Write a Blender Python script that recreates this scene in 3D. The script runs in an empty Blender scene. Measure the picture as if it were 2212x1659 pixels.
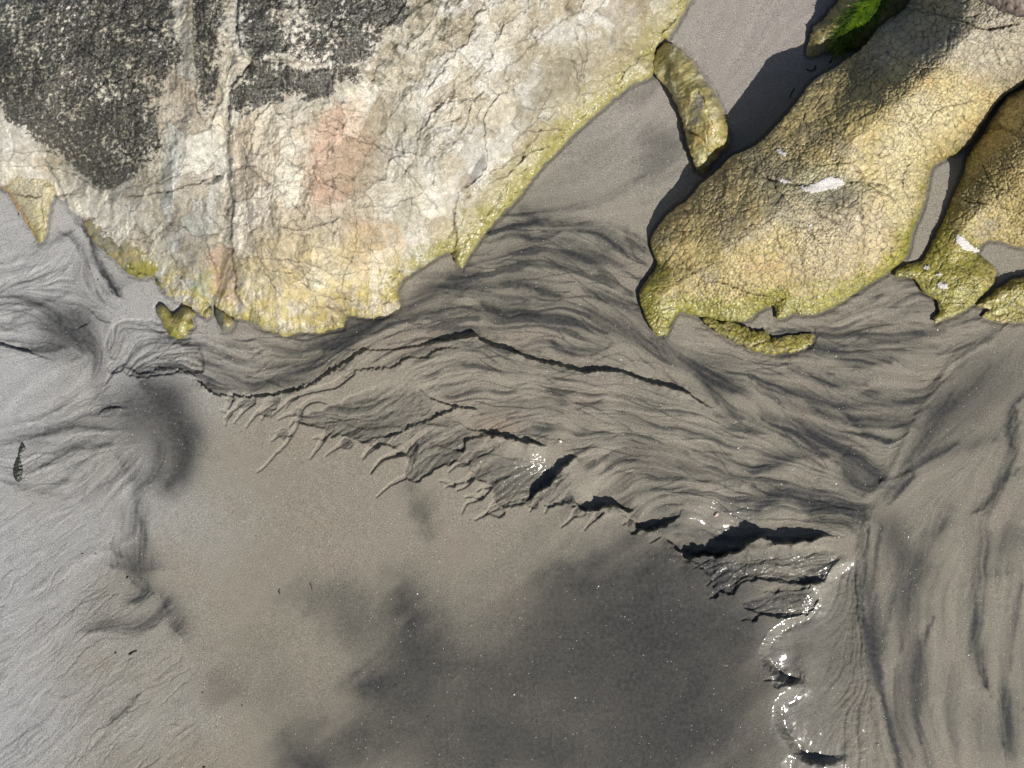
import bpy, math, random
import numpy as np
R = math.radians
scene = bpy.context.scene

# ------------------------------------------------------------------ camera, sky, sun, exposure
CAM_H = 2200.0                     # millimetres above the wet sand; 1 plan unit = 1 mm
W, H = 2212.0, 1659.0
cam_d = bpy.data.cameras.new('camera'); cam = bpy.data.objects.new('camera', cam_d)
scene.collection.objects.link(cam); scene.camera = cam
cam.location = (0, 0, CAM_H/1000); cam.rotation_euler = (0, 0, 0)
cam_d.sensor_width = 36; cam_d.lens = 36*CAM_H/W
cam_d.clip_start = 0.05; cam_d.clip_end = 500

SUN_EL, SUN_DX, SUN_DY = R(43), 0.60, -0.80          # the sun stands low right of the frame (world x, y)
az = math.atan2(SUN_DX, SUN_DY)                       # clockwise from +Y
world = bpy.data.worlds.new('World'); scene.world = world; world.use_nodes = True
wn = world.node_tree.nodes; wl = world.node_tree.links
sky = wn.new('ShaderNodeTexSky'); sky.sky_type = 'NISHITA'; sky.sun_disc = False
sky.sun_elevation = SUN_EL; sky.sun_rotation = az
wl.new(sky.outputs[0], wn['Background'].inputs[0]); wn['Background'].inputs[1].default_value = 0.06
sd = bpy.data.lights.new('sun', 'SUN'); sun = bpy.data.objects.new('sun', sd); scene.collection.objects.link(sun)
sd.energy = 4.9; sd.angle = R(0.53); sd.color = (1.0, 0.95, 0.87)
sun.rotation_euler = (R(90)-SUN_EL, 0, math.atan2(SUN_DY, SUN_DX)+R(90))
sun.location = (2, -2.6, 3)
scene.view_settings.view_transform = 'Standard'; scene.view_settings.look = 'None'
scene.view_settings.exposure = 0.0; scene.view_settings.gamma = 1

# ------------------------------------------------------------------ plan raster (mm, y downwards in plan)
ST = 1.7
X0 = -60-141*ST; Y0 = -60-141*ST
NX = int((W+2*(-X0))/ST)+1; NY = int((H+2*(-Y0))/ST)+1
gx = (X0+np.arange(NX)*ST).astype(np.float32); gy = (Y0+np.arange(NY)*ST).astype(np.float32)
GX, GY = np.meshgrid(gx, gy)
f32 = np.float32

def sm(a, b, v):
    t = np.clip((v-a)/(b-a), 0, 1); return t*t*(3-2*t)
def lerp(a, b, t): return a+(b-a)*t
def colmix(c, d, t):
    return c+(np.asarray(d, f32)-c)*t[..., None]

_rng = np.random.RandomState(7)
PERM = _rng.permutation(4096).astype(np.int32)
GR = _rng.rand(4096).astype(f32)*2*np.pi
GRX, GRY = np.cos(GR).astype(f32), np.sin(GR).astype(f32)
RV = _rng.rand(4096, 3).astype(f32)
def hsh(i, j, s=0):
    return PERM[(PERM[(i+s*131) & 4095]+j) & 4095]
def perlin(x, y, s=0):
    xi = np.floor(x); yi = np.floor(y); fx = (x-xi).astype(f32); fy = (y-yi).astype(f32)
    i = xi.astype(np.int32); j = yi.astype(np.int32)
    u = fx*fx*fx*(fx*(fx*6-15)+10); v = fy*fy*fy*(fy*(fy*6-15)+10)
    def g(a, b):
        h = hsh(i+a, j+b, s); return GRX[h]*(fx-a)+GRY[h]*(fy-b)
    n0 = lerp(g(0, 0), g(1, 0), u); n1 = lerp(g(0, 1), g(1, 1), u)
    return (lerp(n0, n1, v)*1.5).astype(f32)
def fbm(x, y, sc, o=4, s=0, g=0.5, ridged=False):
    t = 0; a = 1; n = 0; f = 1.0/sc
    for k in range(o):
        p = perlin(x*f+17.3*k, y*f-9.1*k, s+k*7)
        if ridged: p = 1-2*np.abs(p)
        t = t+a*p; n += a; a *= g; f *= 2.03
    return (t/n).astype(f32)
def worley(x, y, sc, s=0, jit=0.9):
    x = x/sc; y = y/sc
    xi = np.floor(x).astype(np.int32); yi = np.floor(y).astype(np.int32)
    f1 = np.full(x.shape, 9, f32); f2 = f1.copy(); idv = np.zeros(x.shape, f32)
    for a in (-1, 0, 1):
        for b in (-1, 0, 1):
            h = hsh(xi+a, yi+b, s)
            px = xi+a+0.5+(RV[h, 0]-0.5)*jit; py = yi+b+0.5+(RV[h, 1]-0.5)*jit
            d = np.sqrt((px-x)**2+(py-y)**2).astype(f32)
            m = d < f1
            f2 = np.where(m, f1, np.minimum(f2, d)); idv = np.where(m, RV[h, 2], idv); f1 = np.where(m, d, f1)
    return f1, f2, idv
def bil(A, x, y, x0, y0, st):
    u = np.clip((x-x0)/st, 0, A.shape[1]-1.001); v = np.clip((y-y0)/st, 0, A.shape[0]-1.001)
    i = u.astype(np.int32); j = v.astype(np.int32); fu = (u-i).astype(f32); fv = (v-j).astype(f32)
    if A.ndim == 3: fu = fu[..., None]; fv = fv[..., None]
    return (A[j, i]*(1-fu)+A[j, i+1]*fu)*(1-fv)+(A[j+1, i]*(1-fu)+A[j+1, i+1]*fu)*fv
def catmull(P, step=9.0, closed=False):
    P = np.asarray(P, float); n = len(P); out = []
    rng_ = range(n if closed else n-1)
    for i in rng_:
        if closed: a, b, c, d = P[(i-1) % n], P[i], P[(i+1) % n], P[(i+2) % n]
        else: a, b, c, d = P[max(i-1, 0)], P[i], P[i+1], P[min(i+2, n-1)]
        m = max(1, int(np.hypot(*(c-b)[:2])/step))
        for k in range(m):
            t = k/m
            out.append(0.5*((2*b)+(-a+c)*t+(2*a-5*b+4*c-d)*t*t+(-a+3*b-3*c+d)*t**3))
    if not closed: out.append(P[-1])
    return np.array(out)
def line_dist(P, x, y, closed=False):
    """distance, side (+ = towards (dy,-dx)), interpolated extra channels"""
    Q = np.vstack([P, P[:1]]) if closed else P
    k = P.shape[1]-2
    best = np.full(x.shape, 1e9, f32); side = np.zeros(x.shape, f32); ex = [np.zeros(x.shape, f32) for _ in range(k)]
    for a, b in zip(Q[:-1], Q[1:]):
        dx, dy = b[0]-a[0], b[1]-a[1]; L = dx*dx+dy*dy+1e-9
        t = np.clip(((x-a[0])*dx+(y-a[1])*dy)/L, 0, 1)
        ex_, ey_ = x-(a[0]+dx*t), y-(a[1]+dy*t)
        d = ex_*ex_+ey_*ey_
        m = d < best
        best = np.where(m, d, best); side = np.where(m, np.sign((x-a[0])*dy-(y-a[1])*dx), side)
        for q in range(k): ex[q] = np.where(m, a[2+q]+(b[2+q]-a[2+q])*t, ex[q])
    return np.sqrt(best), side.astype(f32), ex
def window(P, pad):
    x0, x1 = P[:, 0].min()-pad, P[:, 0].max()+pad; y0, y1 = P[:, 1].min()-pad, P[:, 1].max()+pad
    i0 = max(0, int((x0-X0)/ST)); i1 = min(NX, int((x1-X0)/ST)+2)
    j0 = max(0, int((y0-Y0)/ST)); j1 = min(NY, int((y1-Y0)/ST)+2)
    return slice(j0, j1), slice(i0, i1)
def poly_sdf(P, sl=None, cs=4.0, warp=None, smooth=True):
    """signed distance (inside positive) of polygon on the raster window, extra channels too"""
    P = catmull(P, 14, True) if smooth else np.asarray(P, float)
    if sl is None: sl = (slice(0, NY), slice(0, NX))
    x, y = GX[sl], GY[sl]
    if warp is not None: x = x+warp[0]; y = y+warp[1]
    cx = np.arange(x.min()-cs, x.max()+2*cs, cs); cy = np.arange(y.min()-cs, y.max()+2*cs, cs)
    CX, CY = np.meshgrid(cx.astype(f32), cy.astype(f32))
    d, _, ex = line_dist(P, CX, CY, True)
    ins = np.zeros(CX.shape, bool); Q = np.vstack([P, P[:1]])
    for a, b in zip(Q[:-1], Q[1:]):
        if a[1] == b[1]: continue
        c = ((a[1] > CY) != (b[1] > CY)) & (CX < (b[0]-a[0])*(CY-a[1])/(b[1]-a[1])+a[0]); ins ^= c
    sd_ = np.where(ins, d, -d).astype(f32)
    o = bil(sd_, x, y, cx[0], cy[0], cs)
    return o, [bil(e, x, y, cx[0], cy[0], cs) for e in ex]
def blur(A, r):
    n = max(1, int(r/ST))
    for _ in range(2):
        for ax in (0, 1):
            pad = [(0, 0)]*A.ndim; pad[ax] = (n+1, n)
            c = np.cumsum(np.pad(A, pad, mode='edge').astype(np.float64), axis=ax)
            m = A.shape[ax]
            A = ((np.take(c, range(2*n+1, 2*n+1+m), axis=ax)-np.take(c, range(0, m), axis=ax))/(2*n+1)).astype(f32)
    return A
def rbf(ctrl):
    C = np.array(ctrl, float); p = C[:, :2]/500; n = len(p)
    r = np.hypot(p[:, None, 0]-p[None, :, 0], p[:, None, 1]-p[None, :, 1])
    K = r**2*np.log(r+1e-9); A = np.zeros((n+3, n+3)); A[:n, :n] = K+np.eye(n)*1e-3
    A[:n, n] = 1; A[:n, n+1:] = p; A[n, :n] = 1; A[n+1:, :n] = p.T
    w = np.linalg.lstsq(A, np.r_[C[:, 2], 0, 0, 0], rcond=None)[0]
    def f(x, y):
        x = x/500; y = y/500; o = w[n]+w[n+1]*x+w[n+2]*y
        for i in range(n):
            r_ = np.sqrt((x-p[i, 0])**2+(y-p[i, 1])**2)+1e-6
            o = o+w[i]*r_*r_*np.log(r_)
        return o.astype(f32)
    return f
def rbf_grid(ctrl, sl):
    f = rbf(ctrl); cs = 20.0
    x, y = GX[sl], GY[sl]
    cx = np.arange(x.min()-cs, x.max()+2*cs, cs); cy = np.arange(y.min()-cs, y.max()+2*cs, cs)
    CX, CY = np.meshgrid(cx, cy); return bil(f(CX, CY), x, y, cx[0], cy[0], cs)

# ------------------------------------------------------------------ tagging and meshes
def tag(o, label=None, cat=None, group=None, kind=None):
    if label: o['label'] = label
    if cat: o['category'] = cat
    if group: o['group'] = group
    if kind: o['kind'] = kind
    return o
def mesh_obj(name, V, F, mat, attrs=None, smooth=True, origin=True, parent=None):
    """V (n,3) metres, F (m,4) or (m,3) ints"""
    me = bpy.data.meshes.new(name); V = np.asarray(V, f32); F = np.asarray(F, np.int32)
    c = np.array([(V[:, 0].min()+V[:, 0].max())/2, (V[:, 1].min()+V[:, 1].max())/2, max(0.0, V[:, 2].min())]) if origin else np.zeros(3)
    V = V-c.astype(f32)
    k = F.shape[1]
    me.vertices.add(len(V)); me.vertices.foreach_set('co', V.ravel())
    me.loops.add(F.size); me.loops.foreach_set('vertex_index', F.ravel())
    me.polygons.add(len(F)); me.polygons.foreach_set('loop_start', np.arange(0, F.size, k, dtype=np.int32))
    me.polygons.foreach_set('use_smooth', np.full(len(F), smooth))
    me.update(calc_edges=True)
    for nm, arr in (attrs or {}).items():
        if arr.ndim == 2:
            a = me.attributes.new(nm, 'FLOAT_COLOR', 'POINT')
            a.data.foreach_set('color', np.hstack([arr, np.ones((len(arr), 1))]).astype(f32).ravel())
        else:
            a = me.attributes.new(nm, 'FLOAT', 'POINT'); a.data.foreach_set('value', arr.astype(f32))
    me.materials.append(mat)
    o = bpy.data.objects.new(name, me); scene.collection.objects.link(o); o.location = c
    if parent: o.parent = parent; o.location = c-np.array(parent.location)
    return o
def to_world(x, y, h):
    k = (1-h/CAM_H)/1000
    return np.stack([(x-W/2)*k, -(y-H/2)*k, h/1000], -1)

# ------------------------------------------------------------------ materials
class NT:
    def __init__(s, name):
        s.m = bpy.data.materials.new(name); s.m.use_nodes = True
        s.n = s.m.node_tree.nodes; s.l = s.m.node_tree.links; s.b = s.n['Principled BSDF']
        s.tc = s.n.new('ShaderNodeTexCoord')
    def attr(s, nm):
        a = s.n.new('ShaderNodeAttribute'); a.attribute_name = nm; return a
    def noise(s, sc, det=3, rough=0.6):
        t = s.n.new('ShaderNodeTexNoise'); t.inputs['Scale'].default_value = sc; t.inputs['Detail'].default_value = det
        t.inputs['Roughness'].default_value = rough; s.l.new(s.tc.outputs['Object'], t.inputs['Vector']); return t.outputs['Fac']
    def rng(s, src, a, b, c, d):
        t = s.n.new('ShaderNodeMapRange'); s.l.new(src, t.inputs[0])
        for i, v in enumerate((a, b, c, d)): t.inputs[i+1].default_value = v
        return t.outputs[0]
    def math(s, op, a, b):
        t = s.n.new('ShaderNodeMath'); t.operation = op
        for i, v in enumerate((a, b)):
            if isinstance(v, (int, float)): t.inputs[i].default_value = v
            else: s.l.new(v, t.inputs[i])
        return t.outputs[0]
    def mix(s, mode, fac, a, b):
        t = s.n.new('ShaderNodeMix'); t.data_type = 'RGBA'; t.blend_type = mode
        for i, v in ((0, fac), (6, a), (7, b)):
            if isinstance(v, (int, float)): t.inputs[i].default_value = v
            elif isinstance(v, tuple): t.inputs[i].default_value = v+(1,)
            else: s.l.new(v, t.inputs[i])
        return t.outputs[2]
    def flecks(s, sc, size, keep):
        """sparse bright grains"""
        v = s.n.new('ShaderNodeTexVoronoi'); v.inputs['Scale'].default_value = sc
        s.l.new(s.tc.outputs['Object'], v.inputs['Vector'])
        sep = s.n.new('ShaderNodeSeparateColor'); s.l.new(v.outputs['Color'], sep.inputs[0])
        return s.math('MULTIPLY', s.math('LESS_THAN', v.outputs['Distance'], size), s.math('GREATER_THAN', sep.outputs[0], keep))
    def bump(s, src, strength, dist, prev=None):
        b = s.n.new('ShaderNodeBump'); b.inputs['Strength'].default_value = strength; b.inputs['Distance'].default_value = dist
        s.l.new(src, b.inputs['Height'])
        if prev: s.l.new(prev, b.inputs['Normal'])
        return b.outputs[0]

def sand_material(name, flat=None, rough=None):
    t = NT(name)
    base = t.attr('tint').outputs['Color'] if flat is None else flat
    g1 = t.rng(t.noise(430, 2, .8), .3, .7, .55, 1.45)
    g2 = t.rng(t.noise(45, 4), .3, .7, .94, 1.06)
    comb = t.n.new('ShaderNodeCombineColor'); gg = t.math('MULTIPLY', g1, g2)
    for i in range(3): t.l.new(gg, comb.inputs[i])
    c = t.mix('MULTIPLY', 1.0, base, comb.outputs[0])
    c = t.mix('MIX', t.flecks(330, .22, .93), c, (.035, .035, .04))
    c = t.mix('MIX', t.flecks(250, .18, .975), c, (.85, .82, .76))
    t.l.new(c, t.b.inputs['Base Color'])
    if rough is None:
        w = t.attr('wet').outputs['Fac']; t.l.new(t.rng(w, 0, 1, .6, .4), t.b.inputs['Roughness'])
        t.l.new(t.rng(w, 0, 1, .12, .4), t.b.inputs['Specular IOR Level'])
        t.l.new(t.rng(w, .45, 1, 0, 1), t.b.inputs['Coat Weight']); t.b.inputs['Coat Roughness'].default_value = .14
    else: t.b.inputs['Roughness'].default_value = rough
    n = t.bump(t.noise(420, 3, .7), .8, .0018)
    t.l.new(n, t.b.inputs['Normal'])
    return t.m
def rock_material(name, sc=1.0):
    t = NT(name)
    g1 = t.rng(t.noise(330*sc, 3, .7), .3, .7, .72, 1.28)
    g2 = t.rng(t.noise(70*sc, 4, .65), .3, .7, .86, 1.14)
    comb = t.n.new('ShaderNodeCombineColor'); gg = t.math('MULTIPLY', g1, g2)
    for i in range(3): t.l.new(gg, comb.inputs[i])
    c = t.mix('MULTIPLY', 1.0, t.attr('tint').outputs['Color'], comb.outputs[0])
    c = t.mix('MIX', t.flecks(260, .2, .97), c, (.8, .78, .7))
    t.l.new(c, t.b.inputs['Base Color'])
    w = t.attr('wet').outputs['Fac']; t.l.new(t.rng(w, 0, 1, .55, .22), t.b.inputs['Roughness'])
    t.l.new(t.rng(w, 0, 1, .2, .6), t.b.inputs['Specular IOR Level'])
    t.l.new(t.rng(w, .3, 1, 0, .32), t.b.inputs['Coat Weight']); t.b.inputs['Coat Roughness'].default_value = .22
    n = t.bump(t.noise(120*sc, 5, .7), .6, .003)
    n = t.bump(t.noise(420*sc, 3, .7), .5, .0012, n)
    t.l.new(n, t.b.inputs['Normal'])
    return t.m
def plain_material(name, col, rough=.5, var=.3, sc=200, transl=0):
    t = NT(name)
    c = t.mix('MIX', t.rng(t.noise(sc, 3), .35, .65, 0, 1), tuple(v*(1-var) for v in col), tuple(v*(1+var) for v in col))
    t.l.new(c, t.b.inputs['Base Color']); t.b.inputs['Roughness'].default_value = rough
    t.l.new(t.bump(t.noise(sc*2, 3), .5, .001), t.b.inputs['Normal'])
    return t.m
M_SAND = sand_material('wet_sand'); M_ROCK = rock_material('boulder_stone')
M_DRY = sand_material('dry_pale_sand', (.62, .60, .57), .8)

# ================================================================== THE SAND
def T4(*p): return [(x*.3372, 550+y*.3372)+tuple(r) for x, y, *r in p]
def T5(*p): return [(737+x*.3372, 550+y*.3372)+tuple(r) for x, y, *r in p]
def T6(*p): return [(1466+x*.3372, 550+y*.3372)+tuple(r) for x, y, *r in p]
def T7(*p): return [(x*.3372, 1100+y*.3372)+tuple(r) for x, y, *r in p]
def T8(*p): return [(737+x*.3372, 1100+y*.3372)+tuple(r) for x, y, *r in p]
def T9(*p): return [(1466+x*.3372, 1100+y*.3372)+tuple(r) for x, y, *r in p]
def T2(*p): return [(737+x*.3372, y*.3372)+tuple(r) for x, y, *r in p]
def TZ(*p): return [(271+x*.3064, 542+y*.3064)+tuple(r) for x, y, *r in p]

# rills: channels cut back into the flat sand, tip first
RILLS = [TZ((670,1120),(700,1130),(740,1050)), TZ((700,1180),(760,1120),(840,1060),(850,1040)), TZ((770,1210),(830,1130),(900,1060)),
 TZ((855,1240),(900,1170),(960,1120),(1040,1060)), TZ((960,1190),(990,1120)), TZ((1020,1170),(1100,1100),(1160,1040),(1250,1000),(1400,970),(1500,930),(1580,850)),
 TZ((1080,1190),(1140,1150),(1220,1140)), TZ((930,1555),(980,1520),(1060,1430),(1130,1360),(1180,1270),(1220,1190),(1240,1110),(1300,1060),(1400,1050),(1480,1100),(1560,1190),(1700,1220)),
 TZ((1030,1340),(1090,1290),(1150,1285)), TZ((1300,1470),(1340,1410),(1390,1330),(1450,1250)), TZ((1410,1440),(1480,1390),(1560,1330)), TZ((1670,1470),(1720,1410),(1770,1370),(1850,1300)),
 TZ((1735,1560),(1790,1490),(1850,1450),(1960,1420),(2030,1370)), T5((135,1300),(180,1240),(220,1200)), T5((190,1400),(240,1320),(330,1280),(400,1260),(450,1200)),
 T5((230,1550),(290,1490),(350,1450),(420,1420),(440,1330),(460,1220)), T5((690,1390),(730,1350),(800,1340),(850,1290),(950,1240)), T5((670,1490),(750,1460),(830,1430),(870,1360)),
 T5((740,1510),(800,1480),(830,1440)), T5((770,1659),(800,1600),(880,1560),(940,1500),(970,1450)), T5((930,1659),(980,1580),(1060,1600)), T5((1310,1650),(1340,1590),(1370,1560)),
 T8((850,65),(900,40),(1000,-20)), T8((1410,110),(1470,60),(1520,0)), T8((1560,130),(1600,80),(1660,20)), T8((1800,100),(1850,50)), T8((1860,160),(1910,120)), T8((1980,215),(2040,160)),
 T9((180,490),(240,430),(300,380)), T9((100,380),(160,340),(210,300)), T9((230,560),(260,520),(310,490),(390,430),(410,330)), T9((350,540),(390,470),(480,420)),
 T9((415,600),(480,575),(560,560),(640,510),(780,490)), T9((470,720),(500,680),(560,650),(640,650)), T9((555,1095),(640,1085)), T9((660,1130),(710,1100)),
 T4((680,820),(710,770),(730,730)), TZ((1640,1300),(1700,1250),(1760,1230)), T5((1210,1640),(1250,1580)), T5((1400,1560),(1440,1520))]
# scarps: x, y, drop; the ground falls on the side towards (dy,-dx)
SC = [[(-300,700,9),(-40,738,9),(0,745,11),(60,760,9),(115,780,0)],
 [(425,815,4),(433,828,13),(445,838,15),(460,850,9),(500,856,9),(560,857,10),(620,848,9),(680,826,8),(720,800,11),(780,762,8),(800,752,0)],
 [(740,800,2),(804,798,6),(845,794,7),(885,772,7),(919,774,6),(946,756,8),(1000,752,0)],
 [(777,756,3),(838,756,6),(899,749,8),(956,735,14),(1000,731,21),(1027,725,23),(1047,739,20),(1108,759,18),(1158,779,16),(1209,789,16),(1263,804,18),(1293,801,17),(1344,804,16),(1394,823,16),(1445,836,20),(1482,847,21),(1512,868,13),(1547,884,0)],
 [(895,820,2),(912,847,5),(946,867,7),(993,880,8),(1027,884,8),(1040,900,0)],
 [(1036,935,6),(1047,940,17),(1091,946,20),(1125,952,20),(1158,958,18),(1182,963,0)],
 [(820,945,2),(845,941,6),(885,924,6),(926,907,7),(973,887,9),(990,878,0)],
 [(965,968,2),(1000,975,9),(1008,951,8),(1040,944,3)],
 [(1105,1085,3),(1141,1078,6),(1155,1071,22),(1185,1047,27),(1209,1017,24),(1236,993,14),(1248,985,0)],
 [(1229,1067,0),(1245,1087,16),(1262,1104,28),(1290,1100,31),(1320,1094,28),(1350,1102,18),(1372,1096,0)],
 [(1360,1124,4),(1384,1142,20),(1404,1147,26),(1431,1136,20),(1462,1117,8),(1475,1103,0)],
 [(1436,1162,0),(1455,1181,18),(1486,1201,30),(1533,1200,44),(1584,1193,46),(1618,1178,48),(1641,1165,42),(1675,1173,38),(1719,1169,36),(1752,1166,30),(1780,1162,16),(1800,1157,0)],
 [(1690,1255,2),(1729,1260,10),(1759,1260,20),(1776,1258,8),(1782,1256,0)],
 [(1842,1200,0),(1838,1220,9),(1796,1250,11),(1769,1299,11),(1752,1326,12),(1709,1349,14),(1678,1370,16),(1658,1397,18),(1655,1420,18),(1668,1437,22),(1685,1456,34),(1709,1469,32),(1730,1472,14),(1742,1468,0)],
 [(1738,1474,0),(1728,1484,9),(1715,1501,12),(1688,1521,16),(1685,1548,18),(1692,1572,20),(1712,1601,20),(1729,1628,27),(1763,1641,24),(1803,1638,14),(1840,1630,0)],
 [(1722,1630,0),(1712,1640,9),(1702,1662,13),(1700,1720,14),(1720,1790,0)],
 [(360,798,3),(400,803,6),(425,812,0)], [(240,812,2),(262,790,5),(300,806,7),(345,800,5),(370,798,0)], [(175,655,0),(195,670,5),(215,690,6),(250,700,0)], [(150,715,0),(180,705,5),(200,690,0)],
 [(1745,1640,0),(1780,1650,8),(1810,1645,0)], [(205,905,0),(225,885,5),(262,880,6),(268,886,0)]]
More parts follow.
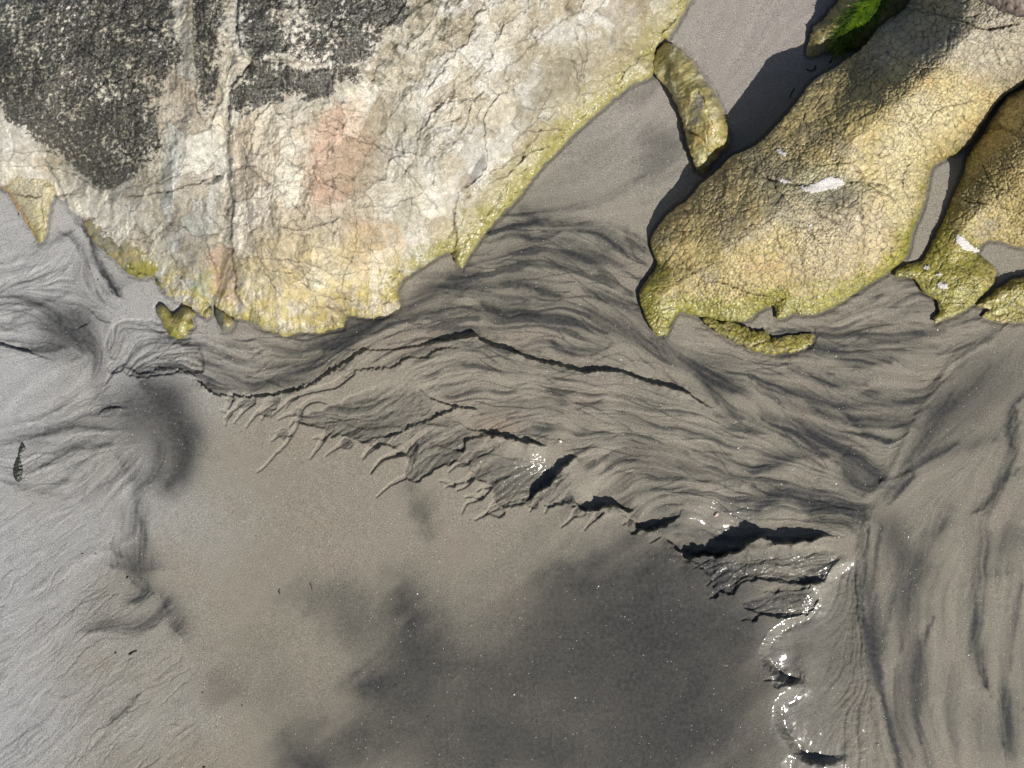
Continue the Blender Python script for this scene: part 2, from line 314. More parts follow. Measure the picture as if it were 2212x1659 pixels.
# dark mineral sand: x, y; width; strength
D = [(T9((1215,120),(1190,400),(1215,700),(1260,1000),(1320,1300),(1420,1659)),6,.8),(T9((1260,560),(1240,800),(1300,1080)),7,.55),(T9((1300,100),(1260,350),(1230,560)),8,.5),(T9((1480,260),(1380,560),(1320,800)),10,.45),
 (T9((1700,100),(1560,330),(1470,600),(1430,900)),14,.5),(T9((1640,700),(1560,900),(1520,1250),(1560,1500)),9,.6),(T9((1900,560),(1900,900),(1960,1120),(2000,1200)),7,.8),(T9((2200,480),(2130,900),(2100,1200)),10,.4),(T9((1390,1000),(1400,1300),(1500,1600)),8,.45),(T9((1750,1000),(1720,1300),(1760,1600)),12,.35),
 (T6((2212,900),(2130,1000),(2120,1150),(2150,1250)),7,.7),(T6((1900,1659),(2010,1560),(2080,1450),(2180,1380)),8,.75),(T6((1350,1600),(1440,1500),(1560,1340),(1800,1210)),8,.6),(T6((1560,1250),(1700,1040),(1900,850),(2000,700)),16,.4),(T6((1800,650),(1950,560),(2100,450)),8,.5),
 ([(165,480),(195,515),(205,560),(230,600),(258,640)],8,.7),([(130,505),(160,520),(180,560),(190,600)],7,.5),([(60,560),(120,520),(160,500)],9,.4),([(0,640),(60,650),(130,700),(180,760)],10,.5),([(20,700),(80,660),(140,640)],8,.5),([(0,960),(90,940),(200,900),(250,880)],8,.5),
 ([(90,1010),(160,970),(240,960)],9,.45),([(0,1040),(100,1060),(180,1000)],8,.3),([(260,1090),(270,1180),(300,1250)],7,.3),([(700,1560),(640,1600),(600,1680)],30,.4),([(560,740),(640,760),(700,740)],8,.5),([(470,760),(540,790),(640,790)],8,.5),([(430,780),(470,810),(540,830),(620,820)],8,.55),(T6((130,760),(340,870)),24,.8),(T6((0,660),(120,760),(250,960)),10,.5),(T6((650,650),(800,620),(1000,640),(1100,690),(1350,690)),18,.9),(T6((1190,1090),(1300,1080),(1460,1105)),18,.95),
 (T6((700,720),(850,790),(1000,830),(1200,840)),10,.65),(T6((450,780),(620,870),(850,910),(1050,1000),(1200,1150),(1350,1200)),12,.8),(T6((540,1050),(750,1150),(1000,1230),(1200,1380),(1300,1450)),19,.85),
 (T6((1060,1390),(1150,1470),(1250,1490)),26,.9),(T6((480,1400),(600,1350),(800,1290),(930,1300)),17,.85),(T6((500,1640),(580,1580),(700,1540),(850,1590),(1180,1630)),24,.85),
 (T6((880,500),(1100,510),(1350,550),(1700,500)),11,.6),(T6((2050,760),(1900,870),(1750,1000),(1600,1130)),60,.5),(T6((1650,1040),(1780,940)),18,.8),(T6((1500,1330),(1750,1260),(1900,1220),(2050,1180)),18,.4),
 (T6((1380,1540),(1480,1450),(1500,1380)),16,.7),(T6((2160,1000),(2160,1150),(2140,1300),(2080,1450),(2000,1659)),14,.6),(T6((300,1130),(400,1130),(530,1150)),10,.7),(T6((250,1030),(400,1060)),9,.6),
 (T6((820,940),(920,1010)),10,.8),(T6((500,870),(700,960),(900,1020),(1080,1080)),10,.5),(T6((1050,960),(1300,970),(1560,960)),10,.45),(T6((700,1050),(1000,1150),(1180,1160)),8,.4),
 (T6((100,1260),(300,1320),(500,1400)),12,.4),(T6((0,1330),(150,1430),(400,1480)),14,.5),(T6((1130,590),(1400,580),(1650,590)),9,.45),(T6((1420,1400),(1640,1080),(1750,900)),10,.5),
 (T9((1370,130),(1430,300)),34,.65),(T9((1550,400),(1470,560),(1480,640)),34,.55),(T9((1300,780),(1290,930)),28,.7),(T9((1540,850),(1545,1050),(1540,1300)),28,.7),(T9((1180,700),(1220,900),(1270,1160)),11,.75),
 (T9((1990,150),(1930,600),(1920,900),(1970,1130)),17,.65),(T9((2060,1220),(2085,1350),(2090,1520)),22,.85),(T9((1290,1240),(1350,1400),(1400,1659)),12,.5),(T9((2050,250),(2150,180)),30,.45),(T9((2000,430),(2120,400)),12,.4),
 (T9((850,40),(1000,60),(1180,80)),22,.8),(T9((1150,600),(1020,720),(900,800)),46,.35),(T9((1100,950),(980,1010)),30,.35),(T9((1100,1180),(850,1330),(820,1450)),60,.25),(T9((1650,150),(1750,50)),22,.4),
 (T9((1190,100),(1170,400),(1180,650)),8,.55),(T9((1540,1350),(1560,1500),(1600,1659)),14,.45),(T9((1900,1300),(2000,1500)),30,.3),(T9((1450,1000),(1380,1300),(1480,1659)),20,.25),
 (T5((420,350),(600,230),(850,210),(1050,200)),19,.65),(T5((1050,200),(1200,210),(1400,270)),13,.9),(T5((250,430),(100,480),(0,560),(-100,590)),26,.7),(T5((900,320),(1000,370),(1150,380),(1250,400)),15,.7),
 (T5((750,160),(850,150)),16,.6),(T5((1530,20),(1650,50)),20,.6),(T5((550,410),(700,410)),10,.6),(T5((1340,430),(1500,440),(1700,500)),12,.6),(T5((1350,600),(1500,640),(1700,600)),12,.55),
 (T5((1600,380),(1900,540),(2212,740)),24,.45),(T5((0,600),(200,470),(420,390),(700,330)),22,.5),(T5((1400,-30),(1600,20),(1800,80)),14,.5),(T5((1100,320),(1400,330),(1700,420),(2100,640)),8,.35),
 (T5((1560,230),(1700,290),(1900,330)),10,.5),(T5((700,380),(900,360),(1050,400)),8,.5),(T5((1900,1380),(2212,1430)),16,.5),(T5((1700,1330),(1900,1300)),10,.4),(T5((1350,560),(1400,620),(1600,640)),8,.5),
 (T5((800,60),(1200,70),(1600,100)),9,.45),(T5((500,150),(700,140),(900,100)),8,.4),(T5((900,500),(1100,440),(1300,430)),10,.3),(T5((880,760),(1000,740),(1160,770)),9,.3),
 (T2((2000,900),(2110,930),(1990,1060)),34,.5),(T2((1850,660),(1980,590)),24,.35),(T2((1560,1000),(1640,960)),60,.2),(T2((1300,1360),(1650,1300),(1950,1130)),9,.4),(T2((1150,1360),(1280,1440)),9,.6),
 (T2((950,1500),(1200,1430),(1400,1450),(1600,1480),(1750,1560),(1850,1650)),12,.7),(T2((900,1570),(1100,1500),(1250,1540),(1400,1490)),9,.6),(T2((1650,1560),(1750,1600)),14,.7),(T2((1120,1390),(1300,1350)),20,.2),
 (T2((1270,1280),(1420,1250)),50,.18),(T2((1100,1640),(1250,1620)),12,.5),(T2((1350,1560),(1500,1540)),12,.4),
 (TZ((210,680),(250,620),(400,660),(620,700)),7,.7),(TZ((550,780),(700,850),(800,900)),9,.5),(TZ((900,960),(1200,900),(1450,760),(1650,620)),22,.6),(TZ((1400,700),(1600,620),(1750,530)),20,.7),
 (TZ((500,880),(620,950),(900,980)),12,.5),(TZ((1080,760),(1250,730)),10,.5),(TZ((700,650),(900,690)),8,.4),
 (T4((370,430),(500,430)),40,.6),(T4((400,520),(480,540)),44,.6),(T4((540,550),(610,640),(600,720)),18,.7),(T4((600,850),(620,920)),22,.35),(T4((890,800),(960,870)),20,.6),(T4((1060,930),(1130,1040),(1170,1120)),40,.8),(T4((1200,1190),(1160,1380),(1080,1470)),30,.85),(T4((900,1000),(1060,960)),60,.4),
 (T4((850,1050),(1000,1120),(1080,1240)),60,.45),(T4((1040,1200),(1020,1380),(960,1460)),16,.5),(T4((850,950),(1000,900)),50,.3),(T4((700,250),(770,220)),16,.5),(T4((780,1350),(850,1450)),20,.4),
 (T4((860,1450),(880,1659)),16,.5),(T7((900,60),(930,200),(900,330)),22,.5),(T7((850,390),(950,390)),26,.65),(T7((860,470),(920,520)),18,.65),(T7((860,600),(940,570)),14,.7),
 (T7((560,780),(700,750),(860,770),(1000,720),(1060,640)),17,.6),(T7((1060,630),(1130,770)),24,.65),(T7((750,290),(780,310)),10,.6),(T7((690,1380),(780,1310),(900,1190)),5,.7),(T7((700,370),(750,370)),8,.5),
 (T4((100,600),(300,610),(420,600)),10,.5),(T4((0,1100),(250,1050),(500,900)),8,.35),(T4((200,1210),(450,1120),(720,1130)),10,.4)]
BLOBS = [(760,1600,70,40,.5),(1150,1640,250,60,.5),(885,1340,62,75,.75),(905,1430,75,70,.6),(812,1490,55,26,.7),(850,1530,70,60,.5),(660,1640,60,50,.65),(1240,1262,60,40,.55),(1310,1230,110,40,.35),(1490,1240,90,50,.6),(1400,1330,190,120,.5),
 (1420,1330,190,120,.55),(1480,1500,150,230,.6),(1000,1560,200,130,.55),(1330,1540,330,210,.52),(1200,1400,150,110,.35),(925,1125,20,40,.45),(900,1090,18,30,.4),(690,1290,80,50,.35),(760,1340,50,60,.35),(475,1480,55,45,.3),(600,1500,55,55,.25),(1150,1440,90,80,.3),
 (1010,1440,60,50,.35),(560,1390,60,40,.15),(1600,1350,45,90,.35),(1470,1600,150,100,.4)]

# ---- direction field of the running water
GUIDE = [[(1000,600),(1100,570),(1200,560),(1300,590),(1380,650)],[(900,690),(1000,640),(1100,620),(1200,640),(1300,690),(1420,760),(1560,880)],[(620,740),(760,730),(860,690),(960,650)],
 [(460,850),(560,830),(680,790),(780,755),(900,725),(1040,720)],[(1040,500),(1150,480),(1250,490),(1330,530),(1390,590)],[(1080,470),(1200,445),(1330,430),(1420,400)],[(1430,740),(1600,790),(1760,860),(1960,925)],
 [(1420,760),(1560,870),(1720,960),(1880,1060)],[(1700,800),(1850,830),(1980,900)],[(1550,890),(1700,1000),(1880,1070)],[(2200,700),(2080,790),(1990,900),(1930,990),(1880,1075)],[(2200,900),(2080,980),(1960,1060),(1890,1130)],
 [(1880,1075),(1865,1200),(1870,1350),(1895,1500),(1925,1659)],[(2212,820),(2150,1050),(2120,1200),(2110,1350),(2140,1500)],[(2000,1100),(1960,1250),(1940,1400),(1980,1500),(2000,1659)],[(1250,1000),(1400,980),(1600,1050),(1850,1090)],
 [(1250,880),(1400,870),(1560,930)],[(1640,1090),(1740,1080),(1870,1120)],[(800,860),(900,800),(1000,770),(1200,810),(1400,850)],
 [(0,620),(100,560),(180,500)],[(0,900),(100,830),(200,760)],[(0,1100),(100,1000),(250,900)],[(0,1300),(150,1150),(300,1000)],[(0,1500),(120,1380),(260,1280)],[(100,1659),(220,1500),(340,1380)],[(200,1659),(320,1560),(420,1480)],
 [(0,700),(80,690),(160,740)],[(380,740),(450,730),(560,740),(640,760)],[(380,800),(480,820),(560,840),(640,830)],[(1500,0),(1450,150)],[(1400,180),(1330,330),(1130,450)],[(1460,690),(1600,705),(1800,700),(1980,640)],
 [(1700,780),(1900,740),(2100,700)],[(260,760),(270,700),(330,700)],[(1300,1100),(1450,1050),(1640,1090)],[(1500,1190),(1600,1220),(1800,1190)],[(1700,1380),(1800,1360),(1860,1330)],[(1700,1550),(1800,1520),(1870,1480)],
 [(1060,960),(1200,975),(1300,960)],[(1060,1060),(1130,1050),(1200,990)],[(800,900),(850,870),(900,800)],[(1250,1080),(1290,1020),(1330,990)],[(1400,1130),(1440,1060),(1480,1040)]]
def direction_field():
    pts = []
    for P in GUIDE+[d[0] for d in D if len(d[0]) > 2]+[r[-3:] for r in RILLS]:
        Q = catmull([p[:2] for p in P], 25)
        t = np.diff(Q, axis=0); a = np.arctan2(t[:, 1], t[:, 0])
        for q, b in zip((Q[1:]+Q[:-1])/2, a): pts.append((q[0], q[1], math.cos(2*b), math.sin(2*b)))
    pts = np.array(pts); cs = 24.0
    cx = np.arange(X0-cs, gx[-1]+2*cs, cs); cy = np.arange(Y0-cs, gy[-1]+2*cs, cs); CX, CY = np.meshgrid(cx, cy)
    u = np.zeros(CX.shape); v = np.zeros(CX.shape)
    for px, py, c, s in pts:
        w = 1/(((CX-px)**2+(CY-py)**2)+900)**1.6; u += w*c; v += w*s
    n = np.hypot(u, v)+1e-12; u /= n; v /= n
    U = bil(u.astype(f32), GX, GY, cx[0], cy[0], cs); V = bil(v.astype(f32), GX, GY, cx[0], cy[0], cs)
    # let the flow meander and braid
    a = np.arctan2(V, U)/2+fbm(GX, GY, 120, 2, 50)*.5+fbm(GX, GY, 45, 2, 51)*.45
    return a.astype(f32)
def lic(noise, DX, DY, L, step=2.2):
    acc = noise.copy(); n = np.ones(1)*1.0; k = int(L/step)
    for sg in (1, -1):
        x = np.arange(NX, dtype=f32)[None, :].repeat(NY, 0); y = np.arange(NY, dtype=f32)[:, None].repeat(NX, 1)
        pu, pv = DX*sg, DY*sg
        for i in range(k):
            x = np.clip(x+pu*step, 0, NX-1); y = np.clip(y+pv*step, 0, NY-1)
            xi = x.astype(np.int32); yi = y.astype(np.int32)
            du = DX[yi, xi]; dv = DY[yi, xi]; s = np.where(du*pu+dv*pv < 0, -1, 1).astype(f32)
            pu, pv = du*s, dv*s
            acc += noise[yi, xi]*(1-i/k)
    acc -= acc.mean(); return (acc/acc.std()).astype(f32)
ANG = direction_field(); DX, DY = np.cos(ANG), np.sin(ANG)
A2 = ANG+.20+.45*fbm(GX, GY, 80, 2, 52); A3 = ANG-.22+.45*fbm(GX, GY, 80, 2, 53)
rs = np.random.RandomState(3)
def wn_(r):
    a = rs.randn(NY, NX).astype(f32)
    if r: a = blur(a, r)
    return a/a.std()
L1 = lic(wn_(0), DX, DY, 26)                # fine grooves
L2 = lic(wn_(2.2), DX, DY, 50)            # streaks
L3 = lic(wn_(7.5), DX, DY, 75, 3.0)         # broad bands
L5 = lic(wn_(9.0), DX, DY, 120, 3.4)         # long sheets
L6 = lic(wn_(3.6), np.cos(A3), np.sin(A3), 46, 2.6)       # crossing threads
L4 = lic(wn_(5.0), np.cos(A2), np.sin(A2), 60, 3.0)         # lens shaped sheets
wx1 = fbm(GX, GY, 60, 3, 11)*14; wy1 = fbm(GX, GY, 60, 3, 12)*14
wx2 = fbm(GX, GY, 14, 2, 13)*5; wy2 = fbm(GX, GY, 14, 2, 14)*5

# ---- where the texture of running water shows
def region(P, soft, w=1.0, off=0):
    s, _ = poly_sdf(P, cs=8.0, warp=(wx1*w+wx2, wy1*w+wy2)); return sm(off-soft, off+soft, s)
braid = region([(330,700),(480,690),(620,715),(860,670),(1000,570),(1090,455),(1250,470),(1400,520),(1380,640),(1440,730),(1560,690),(1760,690),(1900,580),(2212,640),(2600,640),(2600,2000),(1890,2000),(1870,1500),(1862,1190),(1800,1160),
  (1600,1170),(1450,1160),(1300,1080),(1250,990),(1180,960),(1040,930),(990,880),(900,830),(850,800),(740,800),(620,850),(470,850),(425,810),(340,790)], 10)
right = region([(1880,1060),(2030,860),(2212,640),(2700,500),(2700,2100),(1930,2100),(1862,1250)], 20)
lobes = region([(1800,1260),(1842,1230),(1862,1240),(1868,1700),(1710,1750),(1705,1660),(1760,1640),(1700,1590),(1690,1530),(1740,1480),(1690,1455),(1660,1420),(1680,1375),(1760,1320)], 6, .2)
fan1 = region([(640,908),(700,930),(720,945),(760,940),(790,960),(830,960),(880,985),(875,1035),(905,1040),(945,1010),(980,1000),(1020,1010),(1030,1035),(1060,1045),(1070,1090),(1130,1088),(1160,1075),(1250,1095),(1262,1010),(1180,970),(1050,940),(1030,890),(990,870),(930,850),(880,800),(820,830),(700,880)], 2.4, .9)
fan2 = region([(1500,1205),(1530,1240),(1545,1270),(1580,1285),(1600,1250),(1640,1250),(1700,1260),(1770,1260),(1800,1220),(1838,1190),(1800,1170),(1600,1195)], 2.0, .7)
fan3 = region([(1600,1305),(1640,1290),(1700,1268),(1775,1268),(1765,1300),(1745,1325),(1690,1335),(1640,1325)], 1.8, .6)
fan4 = region([(250,700),(330,690),(420,740),(440,800),(360,805),(300,815),(262,800),(235,760),(232,720)], 2.5, .6)
fan1 *= region([(560,1300),(560,860),(760,850),(880,835),(950,885),(1010,925),(1040,965),(1150,995),(1225,1040),(1250,1300)], 24, .5)
fan2 *= region([(1400,1400),(1440,1205),(1600,1200),(1780,1190),(1825,1240),(1820,1400)], 12, .5)
fan3 *= region([(1500,1400),(1560,1285),(1650,1285),(1760,1280),(1790,1400)], 10, .5)
# every rill starts from a scalloped lobe and throws a few short side fingers
rr_ = random.Random(12); extra = []
bulb = np.zeros((NY, NX), f32)
for P in RILLS:
    x, y = P[-1]; px, py = P[-2]; a = math.atan2(py-y, px-x)
    for q in range(2 if len(P) > 3 else 1):
        bx = x+rr_.uniform(-4, 10)*math.cos(a)+rr_.uniform(-9, 9); by = y+rr_.uniform(-4, 10)*math.sin(a)+rr_.uniform(-9, 9); rad = rr_.uniform(8, 17)
        W_ = window(np.array([[bx, by]]), 40); d = np.hypot(GX[W_]+wx2[W_]*.9-bx, (GY[W_]+wy2[W_]*.9-by)*1.25); bulb[W_] = np.maximum(bulb[W_], sm(rad+1.8, rad-1.8, d))
    for q in range(rr_.choice((1, 1, 2)) if len(P) > 3 else 0):
        i = rr_.randrange(0, len(P)-1); t = rr_.random(); sx = P[i][0]+(P[i+1][0]-P[i][0])*t; sy = P[i][1]+(P[i+1][1]-P[i][1])*t
        b = math.atan2(P[i][1]-P[i+1][1], P[i][0]-P[i+1][0])+rr_.choice((-1, 1))*rr_.uniform(.45, .9); L = rr_.uniform(12, 34)
        extra.append([(sx+math.cos(b)*L, sy+math.sin(b)*L), (sx+math.cos(b+.25)*L*.5, sy+math.sin(b+.25)*L*.5), (sx, sy)])
RILLS += extra
left = region([(-400,380),(60,470),(180,520),(260,620),(240,700),(200,760),(225,850),(280,930),(330,1060),(310,1200),(330,1330),(380,1450),(480,1659),(560,2000),(-400,2000)], 45, 1.5)
plain_l = region([(-400,770),(0,775),(120,800),(190,800),(120,860),(0,930),(-400,1000)], 14, .3)
left = left*(1-.85*plain_l)
upper = region([(1500,-300),(1480,60),(1440,100),(1420,170),(1340,220),(1120,440),(1250,460),(1400,480),(1450,420),(1560,340),(1740,140),(1820,-300)], 20, .3)
fans = np.maximum(np.maximum(np.maximum(fan1, fan2), np.maximum(fan3, fan4*.8)), bulb*(1-.9*braid)*.7)

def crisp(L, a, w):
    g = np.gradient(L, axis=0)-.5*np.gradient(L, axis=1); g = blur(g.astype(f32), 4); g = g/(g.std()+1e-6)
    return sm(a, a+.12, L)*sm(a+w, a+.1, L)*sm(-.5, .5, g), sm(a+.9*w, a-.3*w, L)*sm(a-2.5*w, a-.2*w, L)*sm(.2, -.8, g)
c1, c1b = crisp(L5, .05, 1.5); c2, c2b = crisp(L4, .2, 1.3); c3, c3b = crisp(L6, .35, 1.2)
pt = sm(-.35, .25, fbm(GX, GY, 85, 3, 45))
# ---- heights (mm)
h = np.zeros((NY, NX), f32)
h += 5*fbm(GX, GY, 500, 3, 21)
tex = .55*L2+.45*L1
vary = sm(-.35, .35, fbm(GX, GY, 150, 3, 24))
lens = sm(.35, .75, L4)                              # thin sheets of sand with a crisp lower edge
low_b = np.clip(region([(560,860),(1040,760),(1560,890),(1870,1090),(1862,1190),(1240,1000),(1040,930),(700,900)], 20)+region([(380,740),(800,760),(700,860),(470,860),(370,800)], 20)*.8, 0, 1)
h += braid*(1-right)*((.10+.22*vary+.50*low_b)*tex+.35*L3+(.3+.7*low_b)*lens)
h += braid*right*(.03*L1+.05*L2+.35*L3)
churn = region([(-60,590),(160,560),(250,650),(230,740),(180,800),(100,770),(-60,735)], 16)+.7*region([(60,900),(240,860),(300,960),(280,1060),(120,1060),(0,980)], 30); churn = np.clip(churn, 0, 1)
h += left*churn*(.9*L4+.7*c3-.6*c2)
h += left*(.35+.65*vary)*(.18*L1+.20*L2+.10*L3+.3*lens+.35*c3-.2*c2b)+left*.5*fbm(GX, GY, 30, 4, 27)
h += braid*(1-.75*right)*(.9*c1-.5*c1b+.55*c2-.3*c2b+(.4+.6*low_b)*c3)*(.4+.6*pt)
h += fans*(-5.2+.95*tex+1.2*c3-.8*c2b+1.1*L4*.6+.7*L3+.9*lens+1.6*fbm(GX, GY, 15, 2, 28))
h += lobes*(.05*L1+.05*L2+2.4*fbm(GX, GY, 55, 3, 22)+sm(1770,1850,GX)*(.6*L2+1.2*fbm(GX, GY, 12, 2, 29)))
h += .35*upper*L3
h += .10*fbm(GX, GY, 5, 3, 23)
for P in RILLS:                                        # channels: thin tip, wide mouth
    n = len(P); Q = catmull([(x, y, 1.0+11*(i/(n-1))**1.5*min(1, n/5)) for i, (x, y) in enumerate(P)], 7)
    sl = window(Q, 26); d, _, (w,) = line_dist(Q, GX[sl]+wx1[sl]*.22+wx2[sl]*.3, GY[sl]+wy1[sl]*.22+wy2[sl]*.3)
    w = w*1.15+.5; m = sm(1.0, .0, (d-w*.65)/2.2); h[sl] -= m*(2.0+.24*w)*(1-.65*fans[sl])*(1-.8*braid[sl])
def trickle(n, box, seed, back=True, L0=(50, 190), depth=.75):
    # fine branching trickles that follow the slope
    r_ = random.Random(seed); todo = [(r_.uniform(box[0], box[2]), r_.uniform(box[1], box[3]), r_.uniform(*L0), r_.uniform(1.6, 3.0), 0, 0.0) for _ in range(n)]
    while todo:
        x, y, L, w, lev, off = todo.pop(); P = []; u = 0; last = None
        while u < L:
            i = int((x-X0)/ST); j = int((y-Y0)/ST)
            if not (3 < i < NX-3 and 3 < j < NY-3): break
            a = ANG[j, i]; dx, dy = math.cos(a), math.sin(a)
            if (dx*.6-dy*.8) > 0: dx, dy = -dx, -dy
            b = math.atan2(dy, dx)+off+r_.gauss(0, .22); P.append((x, y, w*(1-.75*u/L)))
            if lev < 2 and r_.random() < .16: todo.append((x, y, (L-u)*r_.uniform(.35, .7), w*.75, lev+1, r_.choice((-1, 1))*r_.uniform(.3, .6)))
            x += math.cos(b)*9; y += math.sin(b)*9; u += 9
        if len(P) > 2:
            Q = catmull(P, 6); sl = window(Q, 9); d, _, (ww,) = line_dist(Q, GX[sl], GY[sl]); e = np.exp(-(d/(ww*.75))**2)
            h[sl] -= depth*e*(.5+.3*ww)*(1-COVERED[sl]); TD[sl] = np.maximum(TD[sl], e*.22)
TD = np.zeros((NY, NX), f32); COVERED = np.clip(braid+plain_l*.7, 0, 1)
trickle(70, (-60, 830, 330, 1700), 1); trickle(26, (0, 560, 230, 780), 2, L0=(30, 90)); trickle(30, (150, 1250, 420, 1690), 3)
scarp_mask = np.zeros((NY, NX), f32); rim_mask = scarp_mask.copy()
for k, P in enumerate(SC):
    Q = catmull(P, 7); sl = window(Q, 210)
    j = 1.0 if k in (1, 2, 6, 16, 17) else .55
    jx = fbm(GX[sl], GY[sl], 7, 2, 31)*5*j; jy = fbm(GX[sl], GY[sl], 9, 2, 32)*6*j
    if k in (5, 8, 9, 10, 11, 12): jx = jx+fbm(GX[sl], GY[sl], 32, 3, 33)*8; jy = jy+fbm(GX[sl], GY[sl], 32, 2, 34)*9
    d, s, (dr,) = line_dist(Q, GX[sl]+jx, GY[sl]+jy); dr = np.maximum(dr, 0)*(1+.55*fbm(GX[sl], GY[sl], 26, 2, 35)); drs = blur(dr, 14); nr = sm(5, 22, d); dr = dr*(1-nr)+drs*nr
    big = dr > 13
    up = .5*np.exp(-d/(46+dr*1.6)); lo = -.5*np.exp(-d/(60+dr*2))
    rw = 17 if k in (13, 14, 15) else 1.9
    t = sm(-rw, 1.9+.3*rw*(rw > 2), d*s); h[sl] += dr*(up*(1-t)+lo*t)*sm(200, 90, d)
    if k in (13, 14, 15): rim_mask[sl] = np.maximum(rim_mask[sl], sm(40, 10, d)*sm(2, 8, dr))
    scarp_mask[sl] = np.maximum(scarp_mask[sl], sm(34, 2, d)*sm(6, 18, dr))
# explicit raised margin line of the big flow junction and a few long low ridges
for P, w, a in ((T6((2000,560),(1800,640),(1600,930),(1480,1130),(1400,1320),(1340,1420),(1200,1560)),9,2.6),(T6((1300,1460),(1400,1440),(1470,1400)),6,3),(T9((1200,60),(1160,300),(1165,640),(1210,900),(1260,1200),(1300,1659)),10,2.8),
   (T9((2000,0),(1960,200),(1900,500),(1890,900),(1950,1150)),12,2.6),(T9((1980,1150),(2200,1300)),9,1.5),(T9((1830,500),(1820,1000),(1810,1659)),12,1.2),
   (T6((650,560),(900,470),(1200,370),(1500,290)),10,1.6),(T4((20,980),(200,800),(340,720)),14,1.5),(T4((150,1000),(430,850),(560,700),(570,640)),15,1.8),(T4((400,1500),(560,1330),(720,1200)),12,1.5),
   (T7((230,520),(430,390),(560,300),(740,250)),9,1.5),(T7((880,100),(860,170),(780,220)),7,1.5),(T7((300,1190),(430,1220),(560,1150)),5,.9),(T7((700,1040),(760,980)),6,1)):
    Q = catmull(P, 12); sl = window(Q, w*3.2); d, _, _ = line_dist(Q, GX[sl]+wx2[sl], GY[sl]+wy2[sl])
    h[sl] += a*np.exp(-(d/w)**2)
for P, w, a in ((T8((1240,1130),(1290,1280),(1350,1400),(1350,1530),(1400,1659)),3,.7),(T8((1690,800),(1800,1050),(1880,1300),(1900,1480)),3,.5),(T8((1090,1100),(1090,1300)),3,.4),(T8((530,1300),(600,1500),(640,1600)),3,.6),(T8((680,1400),(690,1600)),3,.4)):
    Q = catmull(P, 12); sl = window(Q, 10); d, _, _ = line_dist(Q, GX[sl]+wx2[sl]*.5, GY[sl]+wy2[sl]*.5); h[sl] += a*np.exp(-(d/w)**2)
d = np.abs(np.hypot(GX-1158, GY-1555)-6.5); h += 1.0*np.exp(-(d/2)**2)        # a little ring left by a bubble
scallop = T4((700,440),(670,520),(690,600),(720,690),(735,760),(850,770),(920,740))
# ---- mineral colours, with sky sheen painted in on the left
dark = np.zeros((NY, NX), f32)
for P, w, a in D:
    Q = catmull(P, 10); w = w*1.0; sl = window(Q, w*4.2+8)
    soft = 1 if w < 14 else .6
    d, sd1, _ = line_dist(Q, GX[sl]+wx2[sl]*soft+wx1[sl]*.3, GY[sl]+wy2[sl]*soft+wy1[sl]*.3)
    tot = 0; q = np.hypot(*(Q[-1]-Q[0]))
    e = np.minimum(np.hypot(GX[sl]-Q[0, 0], GY[sl]-Q[0, 1]), np.hypot(GX[sl]-Q[-1, 0], GY[sl]-Q[-1, 1]))
    tp = .45+.55*sm(0, max(20, q*.3), e)
    q0, q1 = Q[0], Q[-1]; up = 1 if (q1[0]-q0[0]) > 0 else -1
    wd = (w*tp+1)*np.where(sd1*up > 0, 1.35, .62) if w < 30 else (w*tp+1)*1.05
    g = np.exp(-(d/wd)**2)*min(1, a*1.2)*(.85+.22*np.clip(L2[sl], -1.5, 1.5)*(w < 26))
    dark[sl] = 1-(1-dark[sl])*(1-np.clip(g, 0, .97))
di = fbm((GX*.77-GY*.64)/3.2, GX*.64+GY*.77, 60, 4, 46)
di2 = fbm(GX, GY, 95, 3, 47); wxx = GX+1.4*wx1-45*di; wyy = GY+1.4*wy1-55*di
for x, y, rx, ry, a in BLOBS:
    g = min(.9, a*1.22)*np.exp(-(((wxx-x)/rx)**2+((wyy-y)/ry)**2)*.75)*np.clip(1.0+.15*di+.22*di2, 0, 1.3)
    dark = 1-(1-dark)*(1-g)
reg = sm(-.2, .45, fbm(GX, GY, 170, 3, 41))
rim = sm(.15, .55, L4)*sm(1.25, .65, L4)
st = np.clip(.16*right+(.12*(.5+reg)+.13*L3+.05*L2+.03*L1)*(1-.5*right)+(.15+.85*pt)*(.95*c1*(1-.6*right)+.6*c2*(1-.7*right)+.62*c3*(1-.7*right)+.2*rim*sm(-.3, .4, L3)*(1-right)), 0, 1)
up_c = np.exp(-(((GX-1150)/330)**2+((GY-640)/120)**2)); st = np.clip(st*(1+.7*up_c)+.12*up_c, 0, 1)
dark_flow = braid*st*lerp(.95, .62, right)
dark_flow = np.maximum(dark_flow, left*np.clip(.08+.05*L2+.08*L3+.4*c2*pt+.3*c3*pt, 0, 1)*.6*(1+.9*churn))
dark_flow = np.maximum(dark_flow, fans*np.clip(.5+.10*L2+.14*L3+.15*rim, 0, 1))
dark_flow = np.maximum(dark_flow, lobes*np.clip(.12+.12*L2+.25*sm(1780, 1850, GX), 0, 1)*.7)
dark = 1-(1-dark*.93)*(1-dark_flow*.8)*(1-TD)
dark = np.clip(dark*(1.05+.16*fbm(GX, GY, 9, 3, 42)), 0, 1)
TAN = np.array((.266, .242, .194), f32); GREY = np.array((.375, .372, .368), f32); PINK = np.array((.274, .237, .190), f32); DARK = np.array((.029, .030, .032), f32)
col = np.broadcast_to(TAN, (NY, NX, 3)).copy()
lg = np.clip(1.0*sm(700, 60, GX+.25*GY-200+200*fbm(GX, GY, 300, 2, 43))+sm(700, 0, GY)*.5, 0, 1)
col = colmix(col, GREY, lg)  # left side: sky reflected in the wet film, put into the colour as paler grey
col = colmix(col, PINK, .6*(1-lg)*sm(.05, .5, fbm(GX, GY, 130, 3, 44)))
col = colmix(col, (.30, .225, .165), np.exp(-(((GX-1075)/50)**2+((GY-918)/28)**2))*.6)
